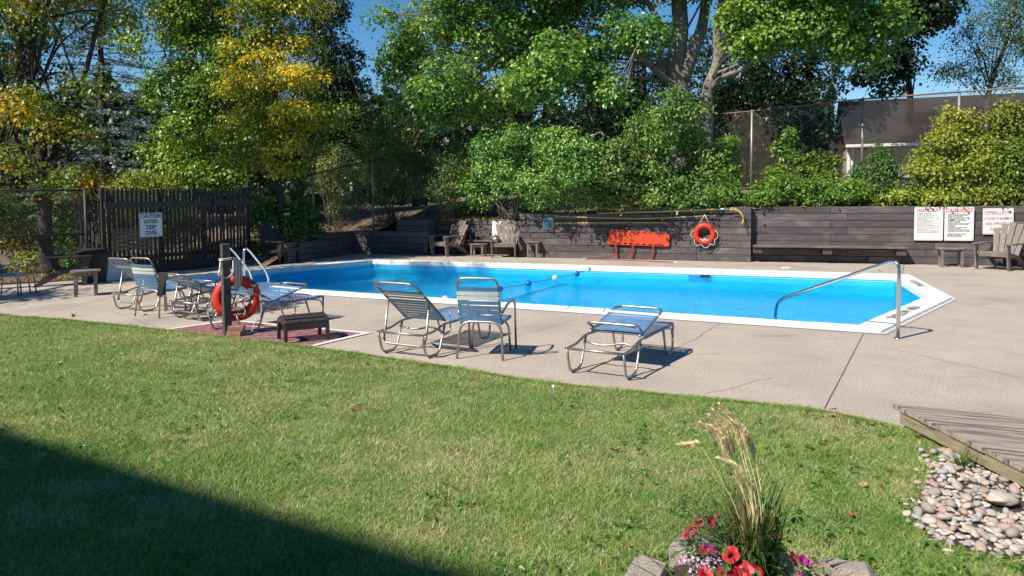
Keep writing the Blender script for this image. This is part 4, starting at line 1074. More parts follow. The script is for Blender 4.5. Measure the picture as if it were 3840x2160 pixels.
body=['1  NO PERSON INFECTED WITH A COMMUNICABLE','   DISEASE OR HAVING OPEN SORES ON HIS OR','   HER BODY SHALL ENTER THE POOL.','2  NO PERSON SHALL BRING A GLASS CONTAINER','   ONTO THE DECK OR INTO THE POOL.','3  NO PERSON SHALL POLLUTE THE WATER IN','   THE POOL IN ANY MANNER.','4  SPITTING, SPOUTING OF WATER AND BLOWING','   THE NOSE IN THE POOL OR ONTO THE DECK','   ARE PROHIBITED.','5  NO PERSON SHALL ENGAGE IN BOISTEROUS','   PLAY IN OR ABOUT THE POOL.','6  THE MAXIMUM NUMBER OF BATHERS PERMITTED','   ON THE DECK AND IN THE POOL AT ANY TIME IS','         20','7  THE NEAREST TELEPHONE AVAILABLE FOR','   EMERGENCY USE IS LOCATED AT','   SOUTH SIDE OF CLOCK TOWER']
for i,s in enumerate(body): text(r,'small_print',s,.034,'sign_grey',frame(n*.0095+uy*(h*.29-i*h*.0395)-ux*w*.42,ux,uy),'LEFT',xs=.62,bold=.0015)
r,ux,uy,n,w,h=wall_sign('white defibrillator location sign above the right garden chair',3684,781,3799,878,J1,U1,N1,.01)
edge_line(r,w,h,n*.0085,ux,uy,'sign_red',.005,.02)
for i,(s,sz,xs) in enumerate((('DEFIBRILLATOR',.125,.66),('LOCATED IN BASEMENT',.10,.54),('AREA OPPOSITE OF',.10,.62),('ELEVATORS',.10,.62))):
    text(r,'lettering',s,sz,'sign_red',frame(n*.0105+uy*h*(.32-.20*i-(.02 if i else 0)),ux,uy),xs=xs,bold=.0005)
r,ux,uy,n,w,h=wall_sign('white no lifeguard on duty sign dappled with leaf shade',1846,829,1936,897,J+N2*ALC,U2,N2)
text(r,'lettering','NO LIFEGUARD',.14,'sign_red',frame(n*.0105+uy*h*.29,ux,uy),xs=.56,bold=.001)
text(r,'lettering','ON',.13,'sign_red',frame(n*.0105+uy*h*.02,ux,uy),xs=.62,bold=.002)
text(r,'lettering','DUTY',.13,'sign_red',frame(n*.0105-uy*h*.27,ux,uy),xs=.62,bold=.002)

# ================================================================== POOL HARDWARE
# stair handrail
hb=G(3367,1270); he=G(2905,1213,WZ)
hr=thing('stair_handrail','polished steel stair handrail at the shallow pool corner','handrail',hb)
d=(he-hb); d.z=0
pts=[Vector((0,0,0)),Vector((0,0,.93)),d*.14+Z3*1.0,d*.97+Z3*.24,d*.99+Z3*(-.28)]
pts=[Vector((0,0,0)),Vector((0,0,.99)),d*.985+Z3*.23,d*1.0+Z3*(-.30)]
m=MB(); m.tube(fillet(pts,.17,10),.024,14); m.obj('rail','steel',hr,True)
m=MB(); m.tube([(0,0,.002),(0,0,.012)],.05,16); m.obj('floor_flange','steel',hr,True)
# ladder at the deep end
lb=Vector((-5.20,13.90,0)); en=Vector((POOL[0].x-POOL[5].x,POOL[0].y-POOL[5].y,0)).normalized(); inn_=Vector((-en.y,en.x,0))
ld=thing('pool_ladder','steel ladder rails arching over the near pool edge behind the ring post','pool ladder',lb)
for off in (0.0,-.46):
    o0=en*off
    pts=[o0+Z3*0,o0+Z3*.76,o0+inn_*.06+Z3*.84,o0+inn_*.16+Z3*.76,o0+inn_*.62+Z3*.28,o0+inn_*.66-Z3*.30]
    m=MB(); m.tube(fillet(pts,.2,8),.021,12); m.obj('rail','steel',ld,True)
for z in (-.2,-.42): 
    m=MB(); m.box(inn_*.66-en*.23+Z3*z,(.46,.08,.03),Matrix.Rotation(math.atan2(en.y,en.x),3,'Z')); m.obj('tread','coping',ld)
# float rope
A=G(1640,1128,WZ+.02);B=G(2211,1018,-.06)
fr_=thing('float_rope','blue and white pool rope with floats across the water','float rope',A)
n_=40; pts=[(B-A)*(i/n_)+Vector((0,0,(.01*math.sin(i*.9)) if 0<i<n_ else 0)) for i in range(n_+1)]
for i in range(1,n_): pts[i].z+= .035*((i/n_)**6)
m=MB(); m.tube(pts,.010,6); m.obj('rope','rope_blue',fr_,True)
for px,py,mt in ((1663,1122,'float_white'),(1875,1085,'float_blue'),(1970,1064,'float_blue'),(2071,1046,'float_white'),(2144,1030,'float_blue')):
    p_=G(px,py,WZ+.02); t=max(0.03,min(.97,(p_-A).dot(B-A)/(B-A).length_squared)); c=(B-A)*t; ax=(B-A).normalized()
    m=MB(); r_=.066; m.tube([c+ax*(r_*math.cos(q)) for q in np.linspace(math.pi,0,11)],[max(.012,r_*math.sin(q)) for q in np.linspace(math.pi,0,11)],14); m.obj('float',mt,fr_,True)
m=MB(); m.tube([B-A,B-A+Z3*.10],.018,8); m.box(B-A+Z3*.05,(.05,.05,.09)); m.obj('anchor_hook','steel',fr_)

# ================================================================== LEFT CORNER BITS
p_=G(445,1048); 
wp=thing('white_board','white plastic panel leaning against the picket fence','panel',p_+FN*.10)
m=MB(); m.board([(-.38,0),(.42,0),(.40,.18),(.30,.30),(.05,.46),(-.10,.50),(-.38,.53)],(0,0,0),FU,(Z3-FN*.18).normalized(),.03); m.obj('sheet','white_plastic',wp)
m=MB(); m.board([(-.38,.0),(-.34,0),(-.34,.53),(-.38,.53)],FN*.032,FU,(Z3-FN*.18).normalized(),.012); m.obj('rib','white_plastic',wp)
bp_=G(222,1078)+Vector((.15,1.05,0))
bn=thing('storage_bin','dark grey bin with black lid behind the left garden chair','bin',bp_,R(20)); bn.scale=(.85,.85,.9)
m=MB(); m.add([(-.26,-.22,0),(.26,-.22,0),(.26,.22,0),(-.26,.22,0),(-.32,-.27,.68),(.32,-.27,.68),(.32,.27,.68),(-.32,.27,.68)],[(3,2,1,0),(0,1,5,4),(1,2,6,5),(2,3,7,6),(3,0,4,7),(4,5,6,7)]); m.obj('body','bin_grey',bn)
m=MB(); m.box((0,0,.715),(.70,.60,.07),None,.02); m.box((0,0,.77),(.5,.42,.06),None,.02); m.obj('lid','black',bn)

# ================================================================== HOUSE beyond the fence
HY=27.0
hx0=P(3178,600,HY).x; hx1=23.0
hs=thing('neighbour_house','tan sided house with dark shingle roof beyond chain-link fence','house',(hx0,HY,0),R(-21))
ez=P(3178,548,HY).z; rz_=P(3300,383,HY+4.0).z
m=MB(); m.box(((hx1-hx0)/2,3.2,(ez-.1)/2-.3),(hx1-hx0,6.36,ez+.5)); m.obj('wall','siding',hs)
for i in range(16):
    z=ez-.16-i*.155; m=MB(); L=hx1-hx0
    m.add([(-.01,-.012,z),(L,-.012,z),(L,-.034,z-.15),(-.01,-.034,z-.15),(-.01,0.0,z-.15),(L,0.0,z-.15)],[(0,1,2,3),(3,2,5,4)]); m.obj('siding_board','siding',hs)
m=MB(); L=hx1-hx0
V=[(-.12,-.45,ez),(L,-.45,ez),(L,4.0,rz_),(-.12,4.0,rz_),(-.12,8.4,ez),(L,8.4,ez)]; k=len(V); V+=[(a,b,c-.12) for a,b,c in V]
m.add(V,[(0,1,2,3),(3,2,5,4),(6,9,8,7),(9,10,11,8),(0,3,9,6),(3,4,10,9),(0,6,7,1)]); m.obj('roof','shingle',hs)
for i in range(22):
    t_=i/22; y=-.45+4.45*t_; z=ez+(rz_-ez)*t_; m=MB(); m.box((L/2,y+.02,z+.008),(L,.03,.012)); m.obj('shingle_course','shingle',hs)
m=MB(); m.box((L/2-.05,-.50,ez-.03),(L+.1,.09,.11),None,.01); m.obj('gutter','trim_white',hs)
m=MB(); m.box((.03,-.045,ez/2-.4),(.12,.03,ez+.3)); m.obj('corner_board','trim_white',hs)
m=MB(); m.tube([(.16,-.09,ez-.1),(.16,-.09,-.2)],.04,8); m.obj('downspout','trim_white',hs)
for x in (4.2,7.4):
    m=MB(); m.box((x,-.05,ez-1.1),(1.2,.04,1.1)); w_=m.obj('window','trim_white',hs)
    m=MB(); m.box((x,-.075,ez-1.1),(1.05,.02,.95)); m.obj('pane','glass_dark',w_)
# apartment block behind the camera: its roof edge throws the lawn shadow
bh=13.0
e0=GL(0,1606);e1=GL(1428,2040); ed=(e1-e0); ed.z=0; ed.normalize()
sv=Vector((SUN_AZ.x,SUN_AZ.y,0))*((bh-.2)/math.tan(SUN_EL))
Apt=e0+sv-ed*14; Bpt=e1+sv+ed*1.0; Apt.z=Bpt.z=0; nb_=Vector((ed.y,-ed.x,0))
if nb_.y>0: nb_=-nb_
ab=thing('apartment_block','brick apartment block standing behind the viewer, shading the lawn','building',(Apt.x,Apt.y,0),math.atan2(ed.y,ed.x))
Lb_=(Bpt-Apt).length; sy=1 if (Matrix.Rotation(math.atan2(ed.y,ed.x),3,'Z')@Vector((0,1,0))).dot(nb_)>0 else -1
m=MB(); m.box((Lb_/2,sy*5.5,bh/2),(Lb_,10.98,bh-.02)); m.obj('wall','wall_brick',ab)
m=MB(); m.box((Lb_/2,sy*5.5,bh-.1),(Lb_+.0,11.0,.2)); m.obj('roof','shingle',ab)
aw=thing('apartment_wing','brick wing of the apartment block directly behind the viewer','building',(6.0,-6.0,0),0)  # unseen wing, added to cut sky light and deepen the lawn shade
m=MB(); m.box((4.0,-5,3.9),(22,9.98,7.8)); m.obj('wall','wall_brick',aw)
m=MB(); m.box((4.0,-5,7.9),(22.2,10.2,.2)); m.obj('roof','shingle',aw)
for k in range(5):
    m=MB(); m.box((-4+k*4,.02,1.6),(1.4,.08,1.3)); w_=m.obj('window','trim_white',aw); m=MB(); m.box((-4+k*4,.045,1.6),(1.25,.06,1.15)); m.obj('pane','glass_dark',w_)
for fl_ in range(4):
    for k in range(6):
        x=2+k*3.2
        if x<Lb_-1:
            m=MB(); m.box((x,-sy*.02,1.6+fl_*2.9),(1.4,.08,1.3)); w_=m.obj('window','trim_white',ab); m=MB(); m.box((x,-sy*.045,1.6+fl_*2.9),(1.25,.06,1.15)); m.obj('pane','glass_dark',w_)

# ================================================================== FOLIAGE
def pnoise(Pn,f,seed):
    r=np.random.RandomState(seed); o=np.zeros(len(Pn))
    for k in range(5):
        w=r.normal(size=3); w/=np.linalg.norm(w); o+=np.sin(Pn@w*f*(1+.55*k)+r.uniform(0,6.28))/(1+.4*k)
    return o/2.6
def ramp(t,pal):
    pal=np.array(pal); t=np.clip(t,0,.9999)*(len(pal)-1); i=t.astype(int); f=(t-i)[:,None]; return pal[i]*(1-f)+pal[i+1]*f
def leaf_mesh(name,C,Nn,Ax,L,Wd,colr,mt='leaf',fold=.18,curl=.0):
    """one folded four-corner leaf per row"""
    n=len(C); Nn=Nn/np.linalg.norm(Nn,axis=1)[:,None]; Ax=Ax-(Ax*Nn).sum(1)[:,None]*Nn; Ax/=np.maximum(np.linalg.norm(Ax,axis=1),1e-6)[:,None]
    S=np.cross(Nn,Ax); L=L[:,None];Wd=Wd[:,None]
    V=np.empty((n,4,3)); V[:,0]=C-Ax*L*.5; V[:,1]=C+S*Wd*.5+Nn*Wd*fold-Ax*L*.08; V[:,2]=C+Ax*L*.5-Nn*L*curl; V[:,3]=C-S*Wd*.5+Nn*Wd*fold-Ax*L*.08
    F=np.empty((n*2,3),np.int32); b=np.arange(n,dtype=np.int32)*4
    F[0::2]=np.stack([b,b+1,b+2],1); F[1::2]=np.stack([b,b+2,b+3],1)
    me=bpy.data.meshes.new(name); me.vertices.add(n*4); me.vertices.foreach_set('co',V.reshape(-1))
    me.loops.add(n*6); me.loops.foreach_set('vertex_index',F.reshape(-1))
    me.polygons.add(n*2); me.polygons.foreach_set('loop_start',np.arange(0,n*6,3,dtype=np.int32)); me.polygons.foreach_set('loop_total',np.full(n*2,3,np.int32))
    at=me.attributes.new('Col','FLOAT_COLOR','FACE'); cc=np.ones((n*2,4),np.float32); cc[0::2,:3]=colr; cc[1::2,:3]=colr*.93; at.data.foreach_set('color',cc.reshape(-1))
    me.materials.append(M[mt]); me.update(); me.validate(); return me
def cl_px(lst,dep=.75):
    """clump list from (px,py,rx,ry,depth[,depth radius])"""
    out=[]
    for c in lst:
        px,py,rx,ry,Y=c[:5]; p=P(px,py,Y); k=Y/FPX; dr=c[5] if len(c)>5 else max(rx,ry)*k*dep
        out.append((p.x,p.y,p.z,rx*k,dr,ry*k))
    return out
def crown(clumps,n,leaf,pal,seed,spray=.45,per=40,up=.40,out=.75,rnd=.42,droop=.35,patch=.7,pw=.35,wr=.62,rw=.30,shell=.45,mt='leaf',flat=.72,tbias=0.0,stray=.12,split=5):
    """leaves set on many small boughs (domes of leaves) spread through the clumps, so light and dark masses show"""
    r=np.random.RandomState(seed); cl=np.array(clumps)
    if split:   # break every clump into uneven lobes
        nl=[]
        for c in cl:
            for _ in range(split):
                dv=r.normal(size=3); dv/=np.linalg.norm(dv); k=r.uniform(.34,.66); nl.append(np.concatenate([c[:3]+dv*c[3:]*r.uniform(.35,.9),c[3:]*k*r.uniform(.8,1.2,3)]))
        cl=np.array(nl)
    area=(cl[:,3]*cl[:,5]+cl[:,4]*cl[:,5]+cl[:,3]*cl[:,4]); ns=max(4,int(n/per)); idx=r.choice(len(cl),ns,p=area/area.sum())
    d=r.normal(size=(ns,3)); d/=np.linalg.norm(d,axis=1)[:,None]
    rr=shell+(1-shell)*r.uniform(0,1,ns)**.6
    wob=1+.22*pnoise(d*2.5+idx[:,None]*3.1,1.6,seed+1)
    SCn=cl[idx,:3]+d*cl[idx,3:]*(rr*wob)[:,None]
    ssize=spray*r.uniform(.55,1.4,ns); stone=r.normal(0,1,ns)
    li=np.repeat(np.arange(ns),per); n=len(li)
    D=d[li]; q=r.normal(size=(n,3)); q/=np.linalg.norm(q,axis=1)[:,None]
    q=q+.50*D+np.array((0,0,.42)); q/=np.linalg.norm(q,axis=1)[:,None]
    st=np.where(r.uniform(0,1,n)<stray,r.uniform(1.0,1.7,n),.55+.45*r.uniform(0,1,n))
    off=q*st[:,None]; off[:,2]*=flat
    C=SCn[li]+off*ssize[li][:,None]; C[:,2]-=droop*ssize[li]*(off[:,0]**2+off[:,1]**2)*.45
    Nn=out*q+np.array((0,0,up))+rnd*r.normal(size=(n,3))
    Ax=q*.5+r.normal(size=(n,3))*.5+np.array((0,0,-droop*1.4))
    L=leaf*r.uniform(.7,1.25,n)
    t=.5+tbias+pw*pnoise(C,patch,seed+5)+rw*.5*stone[li]*.6+.10*r.normal(size=n)
    colr=ramp(t,pal)*r.uniform(.82,1.15,n)[:,None]
    return leaf_mesh('crown',C,Nn,Ax,L,L*wr,colr,mt)
GREEN=[(0.039, 0.096, 0.021), (0.061, 0.15, 0.029), (0.096, 0.202, 0.035), (0.15, 0.255, 0.042)]
MAPLE=[(0.063, 0.165, 0.046), (0.093, 0.229, 0.05), (0.135, 0.28, 0.05), (0.208, 0.342, 0.058), (0.312, 0.373, 0.063)]
MAPLE_R=[(.07,.17,.03),(.11,.23,.036),(.17,.30,.042),(.25,.35,.05),(.33,.36,.06)]
YELLOW=[(.08,.15,.02),(.15,.23,.028),(.28,.34,.034),(.52,.47,.04),(.80,.54,.035),(.85,.50,.03)]
ELM=[(0.053, 0.124, 0.021), (0.096, 0.176, 0.026), (0.157, 0.229, 0.029), (0.281, 0.299, 0.031), (0.737, 0.421, 0.025)]
LIME=[(0.088, 0.157, 0.026), (0.176, 0.264, 0.035), (0.299, 0.369, 0.044), (0.439, 0.439, 0.053)]
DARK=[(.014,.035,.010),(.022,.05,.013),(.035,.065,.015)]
LILAC=[(0.095, 0.212, 0.059), (0.142, 0.297, 0.072), (0.203, 0.367, 0.076), (0.285, 0.414, 0.082)]
BRUSH=[(0.076, 0.143, 0.044), (0.12, 0.196, 0.053), (0.175, 0.242, 0.066), (0.264, 0.264, 0.066)]
BIRCH=[(0.07, 0.131, 0.061), (0.105, 0.176, 0.07), (0.14, 0.211, 0.079)]
VINEY=[(0.139, 0.215, 0.032), (0.237, 0.292, 0.04), (0.361, 0.384, 0.049), (0.445, 0.399, 0.056)]
GREENL=[(0.07, 0.157, 0.025), (0.114, 0.229, 0.031), (0.176, 0.29, 0.035), (0.264, 0.334, 0.039)]
def limb(m,pts,r0,r1,n=8,wig=.0):
    pts=smooth_curve([Vector(p) for p in pts],5); k=len(pts); m.tube(pts,[r0+(r1-r0)*(i/(k-1))**.8 for i in range(k)],n)
def tree(name,label,base,trunk_pts,r0,r1,clumps,crown_kw,bark='bark_dark',limbs=14,seed=1,group=None,extra=None,cat='tree',lr=.055):
    rt=thing(name,label,cat,base,0,group)
    bv=Vector(base); m=MB(); tp=[Vector(p) for p in trunk_pts]; limb(m,[p-bv for p in tp],r0,r1,10)
    m.tube([tp[0]-bv-Z3*.3,tp[0]-bv,tp[0]-bv+Z3*.25],[r0*1.5,r0*1.35,r0*1.02],10)
    rnd=random.Random(seed)
    for e in (extra or []): limb(m,[Vector(p)-bv for p in e[0]],e[1],e[2],8)
    for i in range(limbs):
        c=clumps[i%len(clumps)]; k=rnd.uniform(.35,.95); a=tp[0].lerp(tp[-1],k) if len(tp)==2 else smooth_curve(tp,6)[int(k*6*(len(tp)-1))]
        q=Vector((c[0]+rnd.uniform(-.5,.5)*c[3],c[1]+rnd.uniform(-.5,.5)*c[4],c[2]+rnd.uniform(-.4,.4)*c[5])); mid=a.lerp(q,.5)+Vector((rnd.uniform(-.2,.2),rnd.uniform(-.2,.2),rnd.uniform(.0,.35)))
        limb(m,[a-bv,mid-bv,q-bv],lr*rnd.uniform(.6,1.1),.008,6)
        for _ in range(2):
            q2=q+Vector((rnd.uniform(-.9,.9)*c[3],rnd.uniform(-.9,.9)*c[4],rnd.uniform(-.7,.7)*c[5])); limb(m,[mid.lerp(q,.5)-bv,q2-bv],lr*.35,.005,5)
    m.obj('trunk',bark,rt,True)
    kw=dict(crown_kw); n=kw.pop('n')
    me=crown([(c[0]-bv.x,c[1]-bv.y,c[2]-bv.z,c[3],c[4],c[5]) for c in clumps],n,**kw); ob('crown',me,rt)
    return rt
def shrub(name,label,base,clumps,kw,stems=10,seed=1,cat='shrub',group=None,mt='twig',sr=.014):
    rt=thing(name,label,cat,base,0,group); bv=Vector(base); rnd=random.Random(seed); m=MB()
    for i in range(stems):
        c=clumps[rnd.randrange(len(clumps))]; a=Vector((rnd.uniform(-.25,.25),rnd.uniform(-.15,.15),-.05)); q=Vector((c[0],c[1],c[2]))-bv+Vector((rnd.uniform(-.7,.7)*c[3],rnd.uniform(-.7,.7)*c[4],rnd.uniform(-.3,.8)*c[5]))
        mid=a.lerp(q,.5)+Vector((rnd.uniform(-.15,.15),rnd.uniform(-.15,.15),rnd.uniform(0,.2))); limb(m,[a,mid,q],sr*rnd.uniform(.7,1.3),.004,5)
    for i in range(stems if stems>=6 else 0):   # stray shoots that break the outline
        c=clumps[rnd.randrange(len(clumps))]; a=Vector((c[0],c[1],c[2]))-bv; dv=Vector((rnd.uniform(-1,1),rnd.uniform(-1,.3),rnd.uniform(.1,1))).normalized(); q=a+Vector((dv.x*c[3],dv.y*c[4],dv.z*c[5]))*rnd.uniform(1.0,1.35); limb(m,[a,a.lerp(q,.6)+Vector((0,0,.05)),q],.006,.002,4)
    if stems: m.obj('stems',mt,rt,True)
    kw=dict(kw); n=kw.pop('n'); me=crown([(c[0]-bv.x,c[1]-bv.y,c[2]-bv.z,c[3],c[4],c[5]) for c in clumps],n,**kw); me.name='foliage'; ob('foliage',me,rt); return rt
def onbank(px,Y): p=P(px,800,Y); return Vector((p.x,p.y,bank_z(p.x,p.y)))
def flat0(px,Y,z=0.0): p=P(px,800,Y); return Vector((p.x,p.y,z))

# --- left elm-like tree with several trunks
Y=17.6; b=flat0(164,Y)
tree('elm_tree','multi-trunked tree at far left with orange tinted leaves',b,[b,P(172,850,Y),P(160,620,Y),P(140,430,Y),P(110,250,Y),P(135,0,Y),P(150,-220,Y)],.17,.07,
 cl_px([(60,60,220,130,Y),(-150,300,190,230,Y),(400,60,120,70,Y),(60,420,190,90,Y-.4),(270,500,110,36,Y-.5),(60,620,150,55,Y-.6),(350,655,110,24,Y-.4),(310,330,90,34,Y-.3),(190,-120,330,140,Y),(-60,700,150,50,Y),(220,690,120,28,Y-.5)]),
 dict(n=19000,leaf=.11,pal=ELM,seed=11,spray=.40,per=14,pw=.5,patch=2.2,droop=.6,shell=.25,tbias=0,stray=.2),extra=[
 ([P(172,820,Y),P(205,600,Y),P(225,420,Y),P(300,330,Y),P(360,120,Y),P(420,-80,Y)],.11,.04),([P(165,700,Y),P(60,540,Y),P(20,380,Y),P(-20,150,Y),P(0,-150,Y)],.10,.04),
 ([P(150,760,Y-.1),P(90,690,Y-.3),P(0,690,Y-.5),P(-90,680,Y-.6)],.08,.03),([P(120,300,Y),P(165,120,Y),P(195,-100,Y)],.06,.03),([P(205,600,Y),P(300,560,Y-.3),P(420,470,Y-.3)],.04,.012),([P(205,660,Y),P(310,575,Y-.5),P(450,690,Y-.5)],.03,.01)],limbs=26,seed=3)
b=Vector((-13.6,12.3,0))
tree('linden_tree','tall tree standing just outside the left picture edge, shading the pool end',b,[b,b+Vector((.1,.1,3)),b+Vector((.5,.3,6)),b+Vector((1.0,.4,9.5))],.2,.06,
 [(-12.3,12.6,7.6,1.7,2.2,1.6),(-12.0,12.2,10.4,1.6,2.0,1.3),(-12.6,10.6,4.2,1.2,1.6,1.0),(-11.8,13.3,9.0,1.2,1.3,1.2),(-11.6,11.4,12.2,1.4,1.6,1.0)],
 dict(n=17000,leaf=.12,pal=GREEN,seed=19,spray=.45,per=30,shell=.3),limbs=16,seed=2)
# --- blue spruce
Y=24.5; b=flat0(400,Y); rt=thing('blue_spruce','blue-grey spruce tree behind the left tree','tree',b)
m=MB(); m.tube([(0,0,-.2),(0,0,3),(0,0,11.5)],[.2,.15,.02],8); m.obj('trunk','bark_dark',rt,True)
r=np.random.RandomState(21); C=[];A=[];Nn=[];tw=MB()
for k in range(150):
    z=.9+10.4*(k/150)**.95; rad=(3.3*(1-z/11.8))**1.0+.15; az=k*2.399+r.uniform(-.3,.3); rad*=r.uniform(.75,1.08)
    dirv=np.array((math.cos(az),math.sin(az),0)); tip=dirv*rad+np.array((0,0,-.10*rad)); tw.tube([(0,0,z),tuple(tip*.5+np.array((0,0,z+.02*rad))),tuple(tip+np.array((0,0,z)))],[.025,.015,.006],4,caps=False)
    nsp=int(24*rad)
    for j in range(nsp):
        f=r.uniform(.25,1.0)**.75; side=np.cross(dirv,(0,0,1)); lat=r.uniform(-1,1)*.36*rad*(1.05-f*.8)
        p=tip*f+side*lat+np.array((0,0,z-.08*abs(lat)+.03*r.normal()+.04))
        ax=dirv*.8+side*np.sign(lat)*.55+np.array((0,0,.12)); 
        for q in range(4):
            C.append(p+ax*.045*q+r.normal(size=3)*.02); A.append(ax+r.normal(size=3)*.45); Nn.append(np.array((0,0,1))*.6+r.normal(size=3)*.7)
tw.obj('branches','bark_dark',rt,True)
C=np.array(C);A=np.array(A);Nn=np.array(Nn); n=len(C); L=.14*r.uniform(.7,1.3,n)
colr=ramp(.5+.3*r.normal(size=n)*.5+.15*pnoise(C,1.5,3),[(.10,.16,.155),(.20,.29,.28),(.33,.43,.42)])
ob('needles',leaf_mesh('needles',C,Nn,A,L,L*.22,colr,'needle',.1),rt)
# --- green tree behind the picket fence
Y=24; b=flat0(720,Y)
tree('linden_tree','broad green tree rising behind the picket fence',b,[b,P(725,700,Y),P(740,400,Y),P(720,100,Y),P(720,-200,Y)],.18,.06,
 cl_px([(660,90,160,150,Y),(760,330,190,140,Y),(600,330,100,100,Y),(710,540,180,110,Y),(830,110,150,140,Y),(610,600,90,60,Y-.4),(780,650,150,60,Y-.6),(640,-100,260,120,Y),(880,430,120,130,Y-.3)]),
 dict(n=46000,leaf=.115,pal=[(0.07, 0.15, 0.024), (0.12, 0.23, 0.027), (0.19, 0.31, 0.036), (0.32, 0.4, 0.04), (0.48, 0.46, 0.04)],seed=12,pw=.45),limbs=22,seed=4)
# --- yellow tree
Y=20.9; b=flat0(1052,Y,.15)
tree('yellow_tree','slender tree with yellow autumn leaves beside the picket fence',b,[b,P(1050,800,Y),P(1042,620,Y),P(1050,480,Y),P(1030,360,Y),P(1005,180,Y),P(1000,0,Y),P(990,-200,Y)],.115,.045,
 cl_px([(1010,30,210,70,Y),(1130,170,130,42,Y-.3),(900,170,110,55,Y-.2),(1010,130,120,40,Y-.2),(1050,300,190,34,Y-.5),(1170,290,90,28,Y-.3),(920,330,120,40,Y-.4),(1030,230,110,26,Y-.4),(1060,410,200,32,Y-.6),(1150,460,130,24,Y-.5),(950,480,150,34,Y-.5),(1110,540,130,26,Y-.4),(890,590,120,34,Y-.3),(1040,620,120,22,Y-.4),(980,-120,260,120,Y),(850,480,70,50,Y-.2)]),
 dict(n=33000,leaf=.10,pal=YELLOW,seed=13,spray=.28,per=22,pw=.42,patch=1.3,droop=.8,rw=.5,tbias=.06,stray=.2,shell=.3),limbs=34,seed=5,lr=.03,bark='bark_dark')
# --- darker trees behind
Y=29; b=flat0(1240,Y)
tree('ash_tree','tall dark green tree behind the yellow tree left of sky gap',b,[b,P(1240,600,Y),P(1230,300,Y),P(1180,0,Y),P(1170,-200,Y)],.2,.06,
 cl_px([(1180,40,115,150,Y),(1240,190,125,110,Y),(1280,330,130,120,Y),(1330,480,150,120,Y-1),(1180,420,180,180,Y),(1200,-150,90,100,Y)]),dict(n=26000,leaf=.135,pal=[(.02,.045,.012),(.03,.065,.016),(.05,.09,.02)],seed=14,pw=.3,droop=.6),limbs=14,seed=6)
# --- the big maple
Y=23.6; b=onbank(2545,Y); b.z-=.1
lc=cl_px([(1570,150,140,105,22.6),(1500,250,95,100,22.9),(1700,70,170,95,23.0),(1650,290,170,110,22.0),(1850,140,180,120,22.8),(1990,270,200,105,21.6),(2040,40,230,95,22.8),(2150,190,160,85,21.8),(2330,130,140,65,21.8),(1800,400,150,65,22.2),(1570,400,120,75,22.6),(2260,310,110,45,22.0),(1440,60,60,40,21.6),(2200,-90,420,110,22.5),(1750,-100,300,100,22.3),(2310,340,60,36,20.0),(2640,-130,300,90,22.5)])
tree('maple_tree','large maple with thick grey forked trunk and broad green crown',b,[b,P(2545,360,Y),P(2530,250,Y),P(2550,120,Y),P(2545,-40,Y),P(2555,-250,Y)],.42,.2,lc,
 dict(n=58000,leaf=.125,pal=MAPLE,seed=15,spray=.42,per=32,pw=.38,patch=.6,wr=.78,shell=.4,rw=.4,stray=.16),bark='bark',limbs=22,seed=7,lr=.05,extra=[
 ([P(2560,300,Y-.1),P(2605,180,Y-.2),P(2640,60,Y-.3),P(2650,-120,Y-.3)],.24,.13),([P(2535,230,Y),P(2490,110,Y-.3),P(2430,10,Y-.5),P(2380,-120,Y-.5)],.13,.06),
 ([P(2540,330,Y-.1),P(2475,280,Y-.5),P(2420,230,Y-.9),P(2360,190,Y-1.3),P(2250,90,Y-2)],.13,.05),([P(2470,305,Y-.4),P(2400,290,Y-.8),P(2330,300,Y-1.4),P(2230,310,Y-2)],.07,.03)])
Y=22.6; b=onbank(2650,Y); b.z-=.1
rc=cl_px([(2830,60,150,85,20.6),(2800,170,90,50,20.4),(3000,50,180,90,20.2),(3000,140,110,40,20.0),(3200,50,180,85,20.2),(3330,110,90,95,20.4),(3240,180,110,55,20.2),(3030,-60,350,80,21),(3140,120,110,60,20),(2900,120,120,60,20.3)])
tree('maple_tree','leaning maple whose bright crown overhangs the chain-link fence',b,[b,P(2652,420,Y),P(2655,330,Y),P(2690,230,Y),P(2690,120,Y-.1),P(2705,20,Y-.2),P(2720,-150,Y-.3)],.21,.10,rc,
 dict(n=33000,leaf=.128,pal=MAPLE_R,seed=16,spray=.36,per=26,pw=.35,patch=.8,wr=.78,shell=.3),bark='bark',limbs=16,seed=8,extra=[
 ([P(2660,335,Y),P(2710,290,Y-.3),P(2790,255,Y-.6),P(2850,190,Y-1),P(2880,160,Y-1.2),P(3000,80,Y-1.8)],.10,.045),([P(2688,230,Y),P(2735,140,Y-.2),P(2770,60,Y-.4)],.07,.04)])
tree('maple_tree','dark maple branches hanging against the sky above the house',flat0(3420,27.5,.3),[flat0(3420,27.5,.3),P(3420,500,27.5),P(3400,250,27),P(3350,60,26.5)],.16,.07,
 cl_px([(3290,255,100,75,24.5),(3230,310,85,45,24.3),(3480,20,100,65,24.5),(3540,45,50,28,24.3),(3390,200,60,80,24.5),(3430,-60,160,70,24.6),(3350,330,35,30,24.2)]),
 dict(n=7500,leaf=.15,pal=DARK,seed=17,wr=.9,shell=.25,pw=.3),limbs=14,seed=9)
